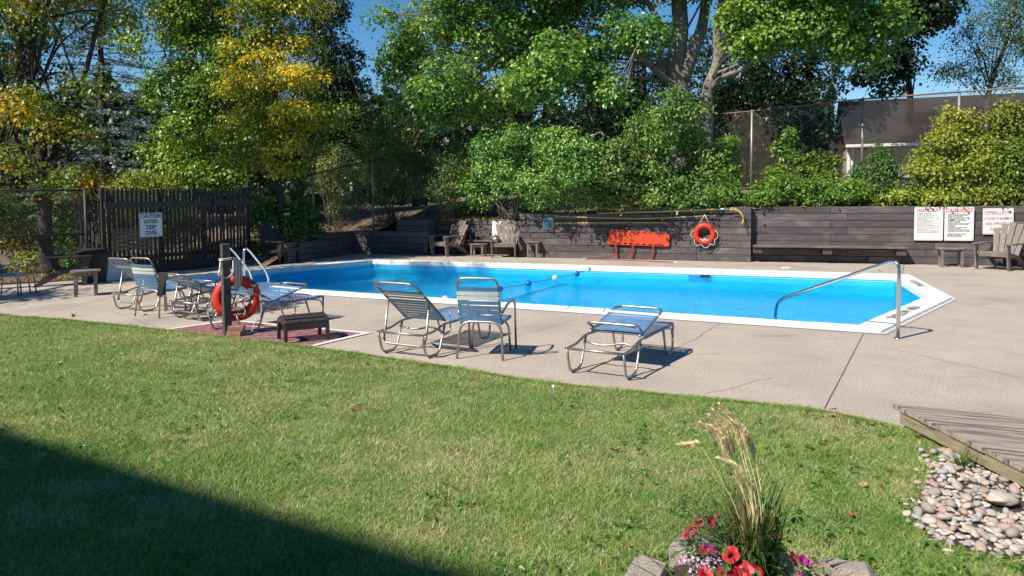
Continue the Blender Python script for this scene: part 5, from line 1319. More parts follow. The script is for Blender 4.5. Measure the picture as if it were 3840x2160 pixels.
# --- dark mass behind the right fence
Y=29
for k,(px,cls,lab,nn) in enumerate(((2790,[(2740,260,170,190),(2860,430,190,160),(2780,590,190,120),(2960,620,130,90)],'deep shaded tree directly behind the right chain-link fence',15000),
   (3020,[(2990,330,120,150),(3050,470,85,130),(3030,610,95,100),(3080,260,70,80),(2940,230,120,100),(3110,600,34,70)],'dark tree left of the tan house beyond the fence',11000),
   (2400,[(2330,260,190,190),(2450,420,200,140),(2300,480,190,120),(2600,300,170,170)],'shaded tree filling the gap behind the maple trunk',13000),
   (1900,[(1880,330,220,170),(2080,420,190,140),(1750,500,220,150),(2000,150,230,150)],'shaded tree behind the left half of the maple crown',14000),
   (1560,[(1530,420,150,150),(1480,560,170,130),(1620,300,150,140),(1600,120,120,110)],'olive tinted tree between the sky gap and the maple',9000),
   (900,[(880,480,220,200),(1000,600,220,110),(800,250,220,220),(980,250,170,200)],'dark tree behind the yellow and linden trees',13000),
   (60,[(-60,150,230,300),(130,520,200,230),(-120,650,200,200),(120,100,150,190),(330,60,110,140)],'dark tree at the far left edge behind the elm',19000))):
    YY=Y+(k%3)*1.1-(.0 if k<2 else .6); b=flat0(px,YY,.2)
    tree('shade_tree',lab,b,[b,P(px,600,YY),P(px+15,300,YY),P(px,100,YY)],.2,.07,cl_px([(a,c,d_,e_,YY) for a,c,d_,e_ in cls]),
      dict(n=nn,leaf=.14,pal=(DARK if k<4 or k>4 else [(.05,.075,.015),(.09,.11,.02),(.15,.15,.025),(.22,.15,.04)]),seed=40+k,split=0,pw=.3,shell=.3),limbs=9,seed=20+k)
# --- woods closing the view behind the trees
r=np.random.RandomState(91); C=[]
for (x0,x1,y0,y1,Yw,cnt) in ((-700,1250,330,800,42,15000),(1250,2650,350,760,43,9000),(2600,3120,300,740,45,5000)):
    px=r.uniform(x0,x1,cnt); top=y0+60*np.sin(px*.013)+45*np.sin(px*.041+1); py=top+(y1-top)*r.uniform(0,1,cnt)**.8
    for a,b_ in zip(px,py): C.append(P(a,b_,Yw+r.uniform(-3,3)))
C=np.array([tuple(c) for c in C]); n=len(C); L=.55*r.uniform(.6,1.4,n)
tag(ob('distant_woods',leaf_mesh('distant_woods',C,r.normal(size=(n,3))+np.array((0,-.6,.5)),r.normal(size=(n,3)),L,L*.8,ramp(r.uniform(0,1,n),DARK))),'dark woods closing the view behind the garden trees','woods',kind='stuff')
# --- birch at the right edge
Y=25; b=flat0(3700,Y,.6)
tree('birch_tree','airy small-leaved tree against the sky at the right edge',b,[b,P(3700,450,Y),P(3720,300,Y),P(3790,100,Y),P(3830,-150,Y)],.12,.04,
 cl_px([(3740,70,110,90,Y),(3810,200,120,110,Y),(3640,190,90,70,Y),(3590,275,80,32,Y),(3760,310,110,50,Y),(3820,-20,120,90,Y),(3620,110,40,40,Y),(3700,250,100,60,Y),(3900,120,120,150,Y)]),
 dict(n=10500,leaf=.085,pal=BIRCH,seed=18,spray=.38,per=12,shell=.15,pw=.2,droop=.5),limbs=30,seed=10,lr=.025)

# --- shrubs on the bank
sk_=dict(leaf=.085,spray=.26,per=30,pw=.35,patch=1.3,shell=.45,rw=.35)
for (name,lab,px,Y,cls,pal,nn,stems) in (
 ('lilac_shrub','light green lilac shrub above the no lifeguard sign',1905,21.5,[(1900,570,130,110,21.7),(1830,670,110,80,22.4),(1960,520,75,55,21.2),(1900,690,110,60,21.2),(1820,750,80,22,22.4),(1950,755,90,22,21.6),(1780,720,50,35,22.4)],LILAC,11500,14),
 ('lilac_shrub','bushy green shrub above the orange spine board',2150,20.9,[(2120,600,105,95,19.7),(2070,660,90,70,20.3),(2170,690,90,60,20.5),(2080,755,80,24,21.0),(2190,757,70,22,20.7),(2060,545,60,45,19.6)],LILAC,9500,14),
 ('lilac_shrub','yellow-green shrub with brown seed heads above the wall ring',2290,20.6,[(2300,620,100,95,19.5),(2250,700,100,55,20.2),(2290,755,80,24,20.4),(2390,752,70,26,20.1),(2370,680,80,60,19.9),(2340,560,70,35,19.6)],[(0.102, 0.17, 0.048), (0.153, 0.238, 0.051), (0.221, 0.289, 0.06), (0.289, 0.306, 0.085)],8500,14),
 ('lilac_shrub','tall light green lilac beside the maple trunk and fence',2500,20.6,[(2480,540,120,115,19.6),(2550,430,85,75,20.0),(2470,680,130,65,19.8),(2500,745,110,28,19.8),(2620,745,100,28,19.5),(2590,560,85,90,20.6),(2600,690,100,55,20.0),(2440,430,50,50,21),(2640,610,60,70,20.3)],[(0.09, 0.18, 0.047), (0.135, 0.252, 0.054), (0.198, 0.306, 0.061), (0.288, 0.342, 0.072)],17000,16),
 ('brush_shrub','thin twiggy shrub above the low far left wall',1470,23.6,[(1420,540,130,95,24),(1560,600,140,105,23.8),(1450,680,130,80,23.4),(1330,600,110,100,24),(1600,720,110,60,23.0)],BRUSH,11000,40),
 ('brush_shrub','twiggy olive shrub on the bank left of the lilac',1680,22.6,[(1690,640,90,100,22.8),(1650,740,80,55,22.3),(1740,560,70,60,23)],BRUSH,5500,26),
 ('brush_shrub','sparse shrub beside the chain-link post behind the low wall',1250,23.0,[(1250,690,90,70,23.2),(1300,740,90,55,22.8),(1220,600,70,60,23.4),(1380,760,70,40,22.6)],BRUSH,5200,30),
 ('vine_clump','leafy vine right of the lilac below the chain-link fence',2700,19.9,[(2690,730,70,32,19.7),(2730,640,40,60,20.2),(2720,560,28,36,20.4)],GREENL,4300,5),
 ('vine_clump','bright green vine at the fence foot above the wall jog',2870,19.5,[(2850,745,50,22,19.4),(2900,720,70,36,19.5),(2960,700,60,36,19.6)],GREENL,4500,4),
 ('sapling','slim sapling growing against the right chain-link fence',2950,20.3,[(2950,515,40,32,20.4),(2935,560,32,26,20.4),(2975,585,30,18,20.4),(2925,650,32,40,20.2)],GREENL,1500,3),
 ('sapling','spreading sapling left of the house corner on the fence',3070,19.9,[(3040,610,55,30,20),(3120,600,50,32,20),(3080,660,60,35,19.8),(3000,640,30,20,20)],[(.08,.14,.02),(.13,.19,.024),(.19,.23,.03)],2400,4),
 ('vine_clump','green vine spilling over the middle of the right wall',3090,19.2,[(3070,735,80,36,19.2),(3160,730,80,36,19.0),(3110,690,60,34,19.4)],GREENL,5200,4),
 ('shrub','dark green shrub in front of the tan house wall',3290,19.4,[(3310,600,60,60,19.6),(3290,700,75,50,19.1),(3240,660,40,40,19.3),(3340,650,45,60,19.3)],GREEN,4600,8),
 ('vine_clump','trailing vine above the pool rules sign',3380,18.7,[(3280,752,60,22,19.0),(3380,745,80,26,18.85),(3470,735,70,30,18.8)],LIME,5200,4),
 ('vine_mound','yellow-green vine mound over the fence at right',3600,18.8,[(3590,465,90,60,19.0),(3500,560,70,60,18.9),(3540,520,60,40,18.6),(3640,570,130,95,18.7),(3570,660,140,70,18.7),(3470,650,70,55,18.6),(3520,738,120,26,18.55)],VINEY,12500,16),
 ('vine_mound','pale green vine mound at the right picture edge',3830,18.3,[(3800,470,90,85,18.5),(3840,600,110,110,18.3),(3760,690,110,60,18.3),(3860,740,120,34,18.0),(3690,742,90,24,18.3)],[(0.1, 0.163, 0.025), (0.163, 0.225, 0.031), (0.237, 0.275, 0.044), (0.312, 0.325, 0.062)],13000,8)):
    b=onbank(px,Y); kw=dict(sk_); kw.update(n=nn,pal=pal,seed=abs(hash(lab))%9973 if False else sum(map(ord,lab))%9973)
    if 'brush' in name: kw.update(leaf=.066,spray=.24,per=12,shell=.15)
    if 'mound' in name: kw.update(spray=.24,per=18,shell=.25,stray=.34,leaf=.09,split=8)
    if 'lilac' in name: kw.update(stray=.22,leaf=.092)
    if 'sapling' in name: kw.update(leaf=.10,spray=.17,per=16)
    shrub(name,lab,b,cl_px(cls,.55 if 'vine' not in name else .7),kw,stems,seed=sum(map(ord,lab)),cat=('vine' if 'vine' in name else 'shrub'))
# dead looping vines along the top of the right fence
dv=thing('dry_vine','bare tangled vine hanging from the top of right fence','vine',FP[1][1]); m=MB(); rnd=random.Random(8)
for (i0,i1,cnt) in ((0,1,10),(1,2,26)):
    for _ in range(cnt):
        f=rnd.uniform(0,1); a=FP[i0][1].lerp(FP[i1][1],f)-Z3*rnd.uniform(0,.12); pts=[a]
        d_=Vector((rnd.uniform(-1,1),0,rnd.uniform(-.5,.1)))
        for _ in range(6):
            d_+=Vector((rnd.uniform(-.5,.5),0,rnd.uniform(-.55,.35))); d_.normalize(); pts.append(pts[-1]+d_*.13+Vector((0,rnd.uniform(-.03,.03),0)))
        m.tube([p_-FP[1][1] for p_ in smooth_curve(pts,3)],.006,4,caps=False)
m.obj('stems','galv',dv)
# --- shrubs on the flat left side
for (name,lab,px,Y,cls,pal,nn,lf) in (
 ('hedge','yellow-green clipped hedge showing above the picket fence',560,20.6,[(470,705,50,38,20.8),(540,700,75,40,21.0),(620,715,70,32,21.2),(480,830,95,105,20.6),(600,850,100,110,21.0),(710,860,90,110,21.4)],[(0.136, 0.204, 0.025), (0.238, 0.306, 0.034), (0.374, 0.408, 0.043), (0.544, 0.493, 0.051)],13000,.075),
 ('shrub','leafy shrub between picket fence and chain-link post',1010,20.9,[(985,780,55,60,20.9),(1010,870,80,75,20.8),(1110,800,70,80,21.2),(960,930,55,50,20.6),(1120,900,70,60,21.0)],GREEN,9000,.085),
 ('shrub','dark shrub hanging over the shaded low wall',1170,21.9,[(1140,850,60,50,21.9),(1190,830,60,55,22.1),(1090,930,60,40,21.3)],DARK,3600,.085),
 ('shrub','green and gold shrub behind the chain-link at far left',90,18.2,[(60,880,140,110,18.4),(-60,960,140,110,18.0),(180,900,110,100,18.4),(60,770,130,55,18.8),(-120,800,120,100,18.6),(150,1000,110,55,17.9)],ELM,15000,.085),
 ('shrub','dim green shrub between chain-link and the gate post',290,17.9,[(290,930,75,80,17.9),(330,850,60,60,18.0),(250,820,70,70,18.2),(300,1010,70,40,17.6)],GREEN,7500,.085)):
    b=flat0(px,Y); kw=dict(sk_); kw.update(n=nn,pal=pal,seed=sum(map(ord,lab))%997,leaf=lf)
    shrub(name,lab,b,cl_px(cls,.55),kw,14,seed=len(lab),cat=('hedge' if name=='hedge' else 'shrub'))
# small yellow plant on the bank
b=onbank(1742,23.2)
shrub('garden_plant','small yellow-green plant on the sunny mulch above the far wall',b,cl_px([(1742,800,24,26,23.2),(1740,822,26,14,23.1)],.8),dict(n=420,leaf=.13,pal=[(.12,.16,.02),(.22,.24,.03),(.36,.30,.04)],seed=5,spray=.14,per=10,wr=.6),3,cat='plant')
# ground litter on the bank and left soil
r=np.random.RandomState(77)
pts=[]
for _ in range(2600):
    s=r.uniform(-6,s1330); t_=abs(r.normal())*1.6+.12; q=(J+U2*s+N2*t_) if s>0 else (J1+U1*(-s)+N1*t_); pts.append((q.x,q.y,bank_z(q.x,q.y)+.012))
for _ in range(1500):
    f=r.uniform(-.6,1); q=FENCE_L.lerp(FENCE_R,f)-FN*abs(r.normal())*1.2+FN*.15 if f>0 else G(380,1052)+Vector((r.uniform(-4.5,0),r.uniform(-.15,1.8),0)); pts.append((q.x,q.y,.012))
C=np.array(pts); n=len(C); L=.075*r.uniform(.6,1.4,n)
lt=ob('leaf_litter',leaf_mesh('leaf_litter',C,np.array((0,0,1))+.45*r.normal(size=(n,3)),r.normal(size=(n,3)),L,L*.6,ramp(r.uniform(0,1,n),[(.10,.06,.03),(.22,.14,.06),(.34,.25,.12),(.30,.20,.05)])))
tag(lt,'dry fallen leaves scattered over the planted bank','leaf litter',kind='stuff')

# ================================================================== LAWN GRASS
r=np.random.RandomState(5)
n=820000
# density falls off with distance from the house side of the lawn
Yv=1.9*np.exp(r.uniform(0,1,n)*np.log(15.5/1.9)); Xv=r.uniform(-1,1,n)*(Yv*.74+.9)
XY=np.stack([Xv,Yv],1)
# keep points on the lawn side of the edge
def inside(XY,poly):
    poly=np.array(poly); x,y=XY[:,0],XY[:,1]; ins=np.zeros(len(XY),bool); j=len(poly)-1
    for i in range(len(poly)):
        xi,yi=poly[i];xj,yj=poly[j]; c=((yi>y)!=(yj>y))&(x<(xj-xi)*(y-yi)/((yj-yi) or 1e-12)+xi); ins^=c; j=i
    return ins
lawn_poly=[tuple(e) for e in EDGE]+[(6,-30),(-60,-30),(-40,15.6)]
ROCK_PX=[(3592,1682),(3490,1750),(3470,1850),(3425,1960),(3500,2030),(3640,2072),(3840,2098),(4050,2110),(4050,1850),(3800,1742)]
ROCK=[GL(a,b_) for a,b_ in ROCK_PX]; rock_poly=[(p.x,p.y) for p in ROCK]
PLC=Vector((.80,2.47)); PLR=.335
plat_T=G(3355,1517,.165)
keep=inside(XY,lawn_poly)&(~inside(XY,rock_poly)|(r.uniform(0,1,n)<.015))&(((XY-np.array(PLC))**2).sum(1)>(.30)**2)
XY=XY[keep]
sg=r.randint(0,len(EDGE)-1,26000); ff=r.uniform(0,1,26000); eb=EDGE[sg]+(EDGE[sg+1]-EDGE[sg])*ff[:,None]+r.normal(size=(26000,2))*.022*(1+.8*np.sin(EDGE[sg][:,:1]*9))
eb=eb[(eb[:,1]>4.5)&(np.abs(eb[:,0])<eb[:,1]*.8+.5)]; XY=np.concatenate([XY,eb]); n=len(XY)
P3=np.concatenate([XY,np.zeros((n,1))],1)
dens=pnoise(P3,2.2,31); dens2=pnoise(P3,7.0,33); dry=.5*dens+.5*dens2+.25*pnoise(P3,23.,36)
k=r.uniform(0,1,n)<np.clip(.92-.35*np.maximum(dry,0),.25,1); XY=XY[k];P3=P3[k];dry=dry[k]; n=len(XY)
Z=lawn_zv(XY); dist=XY[:,1]; ed_=lawn_dist_v(XY)
h=.019*r.uniform(.55,1.5,n)*(1+.25*pnoise(P3,4.,35))*(1+dist*.035); w=.0023*(1+dist*.34)
az=r.uniform(0,2*np.pi,n); lean=r.uniform(.3,2.0,n)*h; az2=r.uniform(0,2*np.pi,n)
V=np.empty((n,3,3)); s=np.stack([np.cos(az),np.sin(az)],1)*w[:,None]*.5
V[:,0,:2]=XY-s; V[:,0,2]=Z-.004; V[:,1,:2]=XY+s; V[:,1,2]=Z-.004
V[:,2,:2]=XY+np.stack([np.cos(az2),np.sin(az2)],1)*lean[:,None]; V[:,2,2]=Z+h
t=.43+.30*dry+.20*r.normal(size=n)
colr=ramp(t,[(.09,.21,.035),(.15,.30,.055),(.24,.38,.085),(.38,.41,.16),(.58,.53,.29),(.68,.61,.39)])*r.uniform(.85,1.3,n)[:,None]
me=bpy.data.meshes.new('grass'); me.vertices.add(n*3); me.vertices.foreach_set('co',V.reshape(-1)); me.loops.add(n*3); me.loops.foreach_set('vertex_index',np.arange(n*3,dtype=np.int32))
me.polygons.add(n); me.polygons.foreach_set('loop_start',np.arange(0,n*3,3,dtype=np.int32)); me.polygons.foreach_set('loop_total',np.full(n,3,np.int32))
at=me.attributes.new('Col','FLOAT_COLOR','FACE'); cc=np.ones((n,4),np.float32); cc[:,:3]=colr; at.data.foreach_set('color',cc.reshape(-1)); me.materials.append(M['blade']); me.update()
tag(ob('grass_blades',me),'short green and straw-coloured lawn grass','grass',kind='stuff')
# clover and plantain rosettes in the turf
n=2600; Yv=2.0*np.exp(r.uniform(0,1,n)*np.log(9/2.0)); Xv=r.uniform(-1,1,n)*(Yv*.72+.4); XY=np.stack([Xv,Yv],1)
P3=np.concatenate([XY,np.zeros((n,1))],1); k=inside(XY,lawn_poly)&~inside(XY,rock_poly)&(pnoise(P3,5.0,51)>.12)&(((XY-np.array(PLC))**2).sum(1)>.3**2); XY=XY[k]; n=len(XY)
li=np.repeat(np.arange(n),6); nl=len(li); a=r.uniform(0,6.28,nl); rr=r.uniform(.008,.035,nl)
C=np.stack([XY[li,0]+np.cos(a)*rr,XY[li,1]+np.sin(a)*rr,lawn_zv(XY)[li]+r.uniform(.015,.04,nl)],1)
L=.028*r.uniform(.6,1.5,nl)
tag(ob('lawn_weeds',leaf_mesh('lawn_weeds',C,np.stack([np.cos(a)*.4,np.sin(a)*.4,np.ones(nl)],1)+.3*r.normal(size=(nl,3)),np.stack([np.cos(a),np.sin(a),np.zeros(nl)],1),L,L*.6,ramp(r.uniform(0,1,nl),[(.06,.14,.02),(.10,.20,.03),(.17,.27,.06)]))),'broad-leaved weeds growing through the lawn','weeds',kind='stuff')

# ================================================================== PLATFORM at lower right
T=plat_T; e1=(G(3840,1566,.165)-T).normalized(); e2=(G(3840,1752,.165)-T).normalized(); zt=.165
pt=thing('wooden_platform','weathered grey wooden platform at the lower right corner','platform',(T.x,T.y,0))
nrm2=Vector((-e1.y,e1.x,0)); 
if nrm2.dot(e2)<0: nrm2=-nrm2
sinang=abs(e2.dot(nrm2)); pw_=.138; step=(pw_+.007)/sinang
rnd=random.Random(9)
for i in range(26):
    a=e2*(i*step-.02); L=4.2; jl=rnd.uniform(-.006,.006)
    q=[a+e1*jl,a+e1*L,a+e1*L+nrm2*pw_,a+e2*(pw_/sinang)+e1*jl]
    c=(q[0]+q[1]+q[2]+q[3])/4; z1=zt+rnd.uniform(-.002,.002)
    m=MB(); ang=math.atan2(e1.y,e1.x); Rm_=Matrix.Rotation(-ang,3,'Z'); qq=[Rm_@(v-c) for v in q]
    m.prism([(v.x,v.y) for v in (qq if (qq[1]-qq[0]).cross(qq[2]-qq[1]).z>0 else qq[::-1])],-.034,0); m.obj('plank','plank',pt,loc=(c.x,c.y,z1),rot=(0,0,ang))
fn_=Vector((e2.y,-e2.x,0)); 
if fn_.dot(e1)>0: fn_=-fn_
m=MB(); Lf=3.4; c=e2*(Lf/2+.05)-fn_*.03; m.box((0,0,0),(Lf,.04,.085),None,.004); m.obj('fascia','fascia',pt,loc=(c.x,c.y,.080),rot=(0,0,math.atan2(e2.y,e2.x)))
for k in range(3):
    c=e2*(.5+k*1.0)-fn_*.35; m=MB(); m.box((c.x,c.y,.05),(.09,.09,.15)); m.obj('bearer','fascia',pt)

# ================================================================== RIVER STONES
def stone_mesh(seed,mt,sub=2):
    r_=np.random.RandomState(seed); bm=bmesh.new(); bmesh.ops.create_icosphere(bm,subdivisions=sub,radius=1)
    V=np.array([v.co[:] for v in bm.verts]); f=1+.22*pnoise(V,1.9,seed)+.12*pnoise(V,3.8,seed+3)
    sc=np.array((1,r_.uniform(.62,.9),r_.uniform(.42,.66)))
    for v,k in zip(bm.verts,V*f[:,None]*sc): v.co=k
    me=bpy.data.meshes.new('river_stone'); bm.to_mesh(me); bm.free(); me.materials.append(M[mt]); me.polygons.foreach_set('use_smooth',[True]*len(me.polygons)); return me
SMS=[stone_mesh(100+i,'stone%d'%(i%8)) for i in range(24)]
rx=[p[0] for p in rock_poly];ry=[p[1] for p in rock_poly]; rnd=random.Random(12); cand=[]; placed=[]
r2=np.random.RandomState(13); N_=9000; cx=np.stack([r2.uniform(min(rx),max(rx),N_),r2.uniform(min(ry),max(ry),N_)],1); cx=cx[inside(cx,rock_poly)]
big=GL(3755,1900); placed.append((big.x,big.y,.10))
for x,y in cx:
    rad=rnd.choice((.014,.017,.02,.022,.025,.03,.036))
    if all((x-a)**2+(y-b_)**2>((rad+c)*.80)**2 for a,b_,c in placed): placed.append((x,y,rad))
m=stone_mesh(555,'stone0',3)
o=ob('boulder',m,None,(big.x,big.y,lawn_z(big.x,big.y)+.05),(0,.1,.5)); o.scale=(.10,.085,.08); tag(o,'large banded boulder lying among the river stones','stone')
for px_,py_ in ((3455,1700),(3470,1720),(3440,1765),(3500,1705),(3420,1880),(3400,1940),(3440,1820),(3470,2050),(3560,2075),(3395,1905),(3540,1690),(3480,1735)):
    q_=GL(px_,py_); placed.append((q_.x,q_.y,rnd.choice((.018,.024,.03))))
rest=placed[1:]; rest.sort(key=lambda q:-q[2]/max(q[1],.5)); 
def invw(q): 
    p=Vector((q[0],q[1])); px=1920+FPX*p.x/p.y; return px<3860
vis=[q for q in rest if invw(q)]; ind=vis[:298]; oth=[q for q in rest if q not in ind]
for (x,y,rad) in ind:
    o=ob('river_stone',rnd.choice(SMS),None,(x,y,lawn_z(x,y)+rad*.28+rnd.uniform(-.005,.02)),(rnd.uniform(-.35,.35),rnd.uniform(-.35,.35),rnd.uniform(0,6.28))); o.scale=(rad*1.15,rad*1.15,rad*1.1)
    ci=int(o.data.materials[0].name[5:]); near=('nearest the platform' if y>3.9 else 'at the grass side' if x<2.25 else 'in the middle of the bed')
    tag(o,('large ' if rad>.035 else 'small ' if rad<.022 else 'medium ')+('tan','reddish brown','grey','cream','blue-grey','ochre','rust red','dark brown')[ci]+' rounded river stone '+near,'stone','river stones beside the platform')
sb_=MB(); matl=['stone%d'%i for i in range(8)]
for k,(x,y,rad) in enumerate(oth+[(a+rnd.uniform(-.03,.03),b_+rnd.uniform(-.03,.03),.02) for a,b_,c in placed[1:]]):
    src=SMS[k%24]; z=lawn_z(x,y)+(rad*.25 if rad>.021 else .0); Rm_=Matrix.Rotation(rnd.uniform(0,6.28),3,'Z'); 
    sb_.add([Rm_@(v.co*rad*1.1)+Vector((x,y,z)) for v in src.vertices],[tuple(p.vertices) for p in src.polygons],k%8)
tag(sb_.obj('stone_bed',matl,None,True),'bed of mixed rounded river stones','stones',kind='stuff')
fillp=fill(ccw(rock_poly),[],0,'stone_bed_soil','soil'); 
for v in fillp.data.vertices: v.co.z=lawn_z(v.co.x,v.co.y)+.006

# ================================================================== PLANTER
zl=lawn_z(PLC.x,PLC.y); zt_=.40
pl=thing('block_planter','low round planter of concrete blocks at the bottom of the lawn','planter',(PLC.x,PLC.y,zl))
for k,(a,mt) in enumerate(((-205,'block'),(-160,'block'),(-116,'block_pink'),(-72,'block'),(-28,'block'),(14,'block_pink'),(58,'block'),(102,'block'))):
    a=R(a); wI,wO,dI,dO=.07,.105,-.07,.07; hh=zt_-zl
    prof=[(-wI,dI),(wI,dI),(wO,dO-.03),(wO-.035,dO),(-wO+.035,dO),(-wO,dO-.03)]
    m=MB(); q1=[(x,y,-.05) for x,y in prof]; q2=[(x,y,hh-.02) for x,y in prof]; q3=[(x*.86,y*.86,hh) for x,y in prof]; kx=6
    m.add(q1+q2+q3,[tuple(range(6))[::-1]]+[(j,(j+1)%6,6+(j+1)%6,6+j) for j in range(6)]+[(6+j,6+(j+1)%6,12+(j+1)%6,12+j) for j in range(6)]+[tuple(range(12,18))])
    m.obj('block',mt,pl,loc=(math.cos(a)*PLR,math.sin(a)*PLR,rnd.uniform(-.012,.012)),rot=(rnd.uniform(-.03,.03),rnd.uniform(-.03,.03),a-math.pi/2))
m=MB(); m.prism([(math.cos(a)*.30,math.sin(a)*.30) for a in np.linspace(0,2*math.pi,20,endpoint=False)],-.03,zt_-zl-.05); m.obj('soil_fill','soil',pl)
bb=GL(3160,2235); m=MB(); m.box((0,0,.07),(.21,.13,.16),None,.03); tag(m.obj('concrete_block','block',None,loc=(bb.x,bb.y-.03,bb.z),rot=(0,0,R(-15))),'loose concrete block on the grass right of the planter','block')
# ornamental grass
og_=Vector((.90,2.63,zt_-.05)); og=thing('feather_grass','clump of ornamental grass with tan feathery plumes in planter','ornamental grass',og_)
r=np.random.RandomState(61)
def blades(n,spread,hmin,hmax,w,pal,lean,seed,name,az0=None):
    r=np.random.RandomState(seed); V=[];F=[];colr=[]
    S=7
    for i in range(n):
        az=r.uniform(0,6.28) if az0 is None else r.normal(az0,.9); rad=abs(r.normal())*spread; h=r.uniform(hmin,hmax); ln=lean*r.uniform(.25,1.25)*h
        b=np.array((math.cos(az)*rad*.6,math.sin(az)*rad*.6,0)); d=np.array((math.cos(az),math.sin(az),0)); sd=np.array((-d[1],d[0],0)); ww=w*r.uniform(.7,1.2); k=len(V); c=ramp(np.array([r.uniform(0,1)]),pal)[0]
        dr=r.uniform(.0,.55)
        for j in range(S+1):
            t=j/S; p=b+d*ln*t**1.8+np.array((0,0,h*(t-dr*t**3)));wd=ww*(1-t**2.2)*.5+.0004; V.append(tuple(p-sd*wd));V.append(tuple(p+sd*wd))
        for j in range(S): F.append((k+2*j,k+2*j+1,k+2*j+3,k+2*j+2)); colr.append(c)
    me=bpy.data.meshes.new(name); me.from_pydata(V,[],F); at=me.attributes.new('Col','FLOAT_COLOR','FACE'); cc=np.ones((len(F),4),np.float32); cc[:,:3]=np.array(colr); at.data.foreach_set('color',cc.reshape(-1)); me.materials.append(M['blade']); return me
ob('blades',blades(280,.075,.20,.42,.009,[(.04,.10,.025),(.07,.15,.035),(.12,.21,.05),(.26,.24,.09)],.38,62,'blades'),og)
ob('arching_blades',blades(150,.07,.22,.36,.007,[(.06,.12,.035),(.11,.17,.06),(.16,.21,.09)],1.25,63,'arching_blades',math.pi*1.0),og)
ob('dry_stems',blades(60,.06,.30,.52,.0035,[(.36,.27,.12),(.45,.35,.18),(.22,.2,.07)],.35,64,'dry_stems',2.4),og)
# plumes: tip positions from the photograph
for (px,py,mx,my) in ((2700,1520,2780,1700),(2672,1540,2760,1720),(2662,1562,2750,1735),(2630,1588,2745,1740),(2752,1582,2800,1690),(2775,1620,2835,1740),(2665,1600,2725,1725),(2555,1665,2640,1690),(2700,1720,2800,1815),(2740,1560,2790,1700)):
    Yp=og_.y+rnd.uniform(-.05,.10); tip=P(px,py,Yp)-og_; mid=P(mx,my,Yp)-og_; base_=Vector((rnd.uniform(-.03,.03),rnd.uniform(-.03,.03),0))
    pts=smooth_curve([base_,base_.lerp(mid,.55)+Vector((.03,0,0)),mid,mid.lerp(tip,.55)+Vector((.012,0,.012)),tip],8)
    m=MB(); m.tube(pts,.0016,4,caps=False); m.obj('stem','plume',og)
    kk=len(pts); start=int(kk*.52); m=MB(); sub=pts[start:]
    for j in range(len(sub)-1):
        for q in range(18):
            f=rnd.random(); a_=sub[j].lerp(sub[j+1],f); t_=(j+f)/len(sub); dirv=(sub[j+1]-sub[j]).normalized(); side=Vector((rnd.uniform(-1,1),rnd.uniform(-1,1),rnd.uniform(-.4,.4))).normalized(); wd=.014*math.sin(math.pi*min(1,t_*.9+.12))+.002
            c_=a_+side*wd*rnd.uniform(.2,1); ax=(dirv*.016+side*.005); s2=ax.cross(side).normalized()*.0022
            m.add([c_-s2,c_+ax*.5+s2*.6,c_+ax,c_+ax*.5-s2*1.6],[(0,1,2,3)])
    m.obj('plume','plume',og)
# petunias and alyssum
def flower_mesh(seed,rad,mt):
    r_=random.Random(seed); V=[(0,0,-rad*.55)];F=[]; n_=20
    for j,(rr,z) in enumerate(((.25,-.25),(.6,-.04),(1.0,.05))):
        for i in range(n_):
            a=2*math.pi*i/n_; lob=1-.13*(1-abs(math.cos(2.5*a)))*(j/2) ; V.append((math.cos(a)*rad*rr*lob,math.sin(a)*rad*rr*lob,z*rad+.10*rad*math.sin(5*a+1)*(j/2)+r_.uniform(-.03,.03)*rad*j))
    for i in range(n_): F.append((0,1+i,1+(i+1)%n_))
    for j in range(2):
        for i in range(n_): F.append((1+j*n_+i,1+(j+1)*n_+i,1+(j+1)*n_+(i+1)%n_,1+j*n_+(i+1)%n_))
    mm=[0 if k>=n_ else 1 for k in range(len(F))]
    mb=MB(); mb.V=V;mb.F=F;mb.M=mm; return mb.mesh('flower',[mt,'flower_eye'],True)
FLW={k:flower_mesh(i,.033,mt) for i,(k,mt) in enumerate((('r','petunia_red'),('d','petunia_dull'),('m','petunia_magenta')))}
def petunia(label,px,py,Y,kind,fl,nleaf=120,sc=1.0):
    base=P(px,py,Y); base.z=zt_-.06; rt=thing('petunia_plant',label,'flower',base)
    for (fx,fy,dy,k,s) in fl:
        p_=P(fx,fy,Y+dy)-base; tocam=(Vector((0,0,EYE))-(p_+base)).normalized(); nrm=(tocam*.5+Z3*.6+Vector((rnd.uniform(-.6,.6),rnd.uniform(-.5,.2),rnd.uniform(-.3,.3)))).normalized()
        o=ob('flower',FLW[k],rt,p_,nrm.to_track_quat('Z','Y').to_euler()); o.scale=(s,s,s)
        m=MB(); m.tube([Vector((0,0,0)),p_*.6+Vector((.01,0,.01)),p_-nrm*.02],.0025,4,caps=False); m.obj('stem','twig',rt)
    r_=np.random.RandomState(int(px)); n=nleaf; ctr=np.array([P(f[0],f[1],Y+f[2])-base for f in fl]); ii=r_.randint(0,len(ctr),n); C=ctr[ii]*r_.uniform(.2,.95,n)[:,None]+r_.normal(size=(n,3))*.035*sc; C[:,2]=np.clip(C[:,2],.0,None)
    L=.034*r_.uniform(.6,1.3,n); ob('foliage',leaf_mesh('foliage',C,np.array((0,-.3,.8))+.6*r_.normal(size=(n,3)),r_.normal(size=(n,3)),L,L*.55,ramp(r_.uniform(0,1,n),[(.05,.10,.025),(.09,.16,.04),(.14,.21,.06)])),rt)
    return rt
petunia('bright red petunias at the front of the planter',2790,2130,2.36,'r',[(2790,2140,0,'r',1.05),(2740,2080,.03,'r',.95),(2830,2150,.0,'r',1.0),(2645,2155,.0,'r',.8),(2710,2150,-.02,'d',.7),(2770,2165,-.03,'r',1.0)],150)
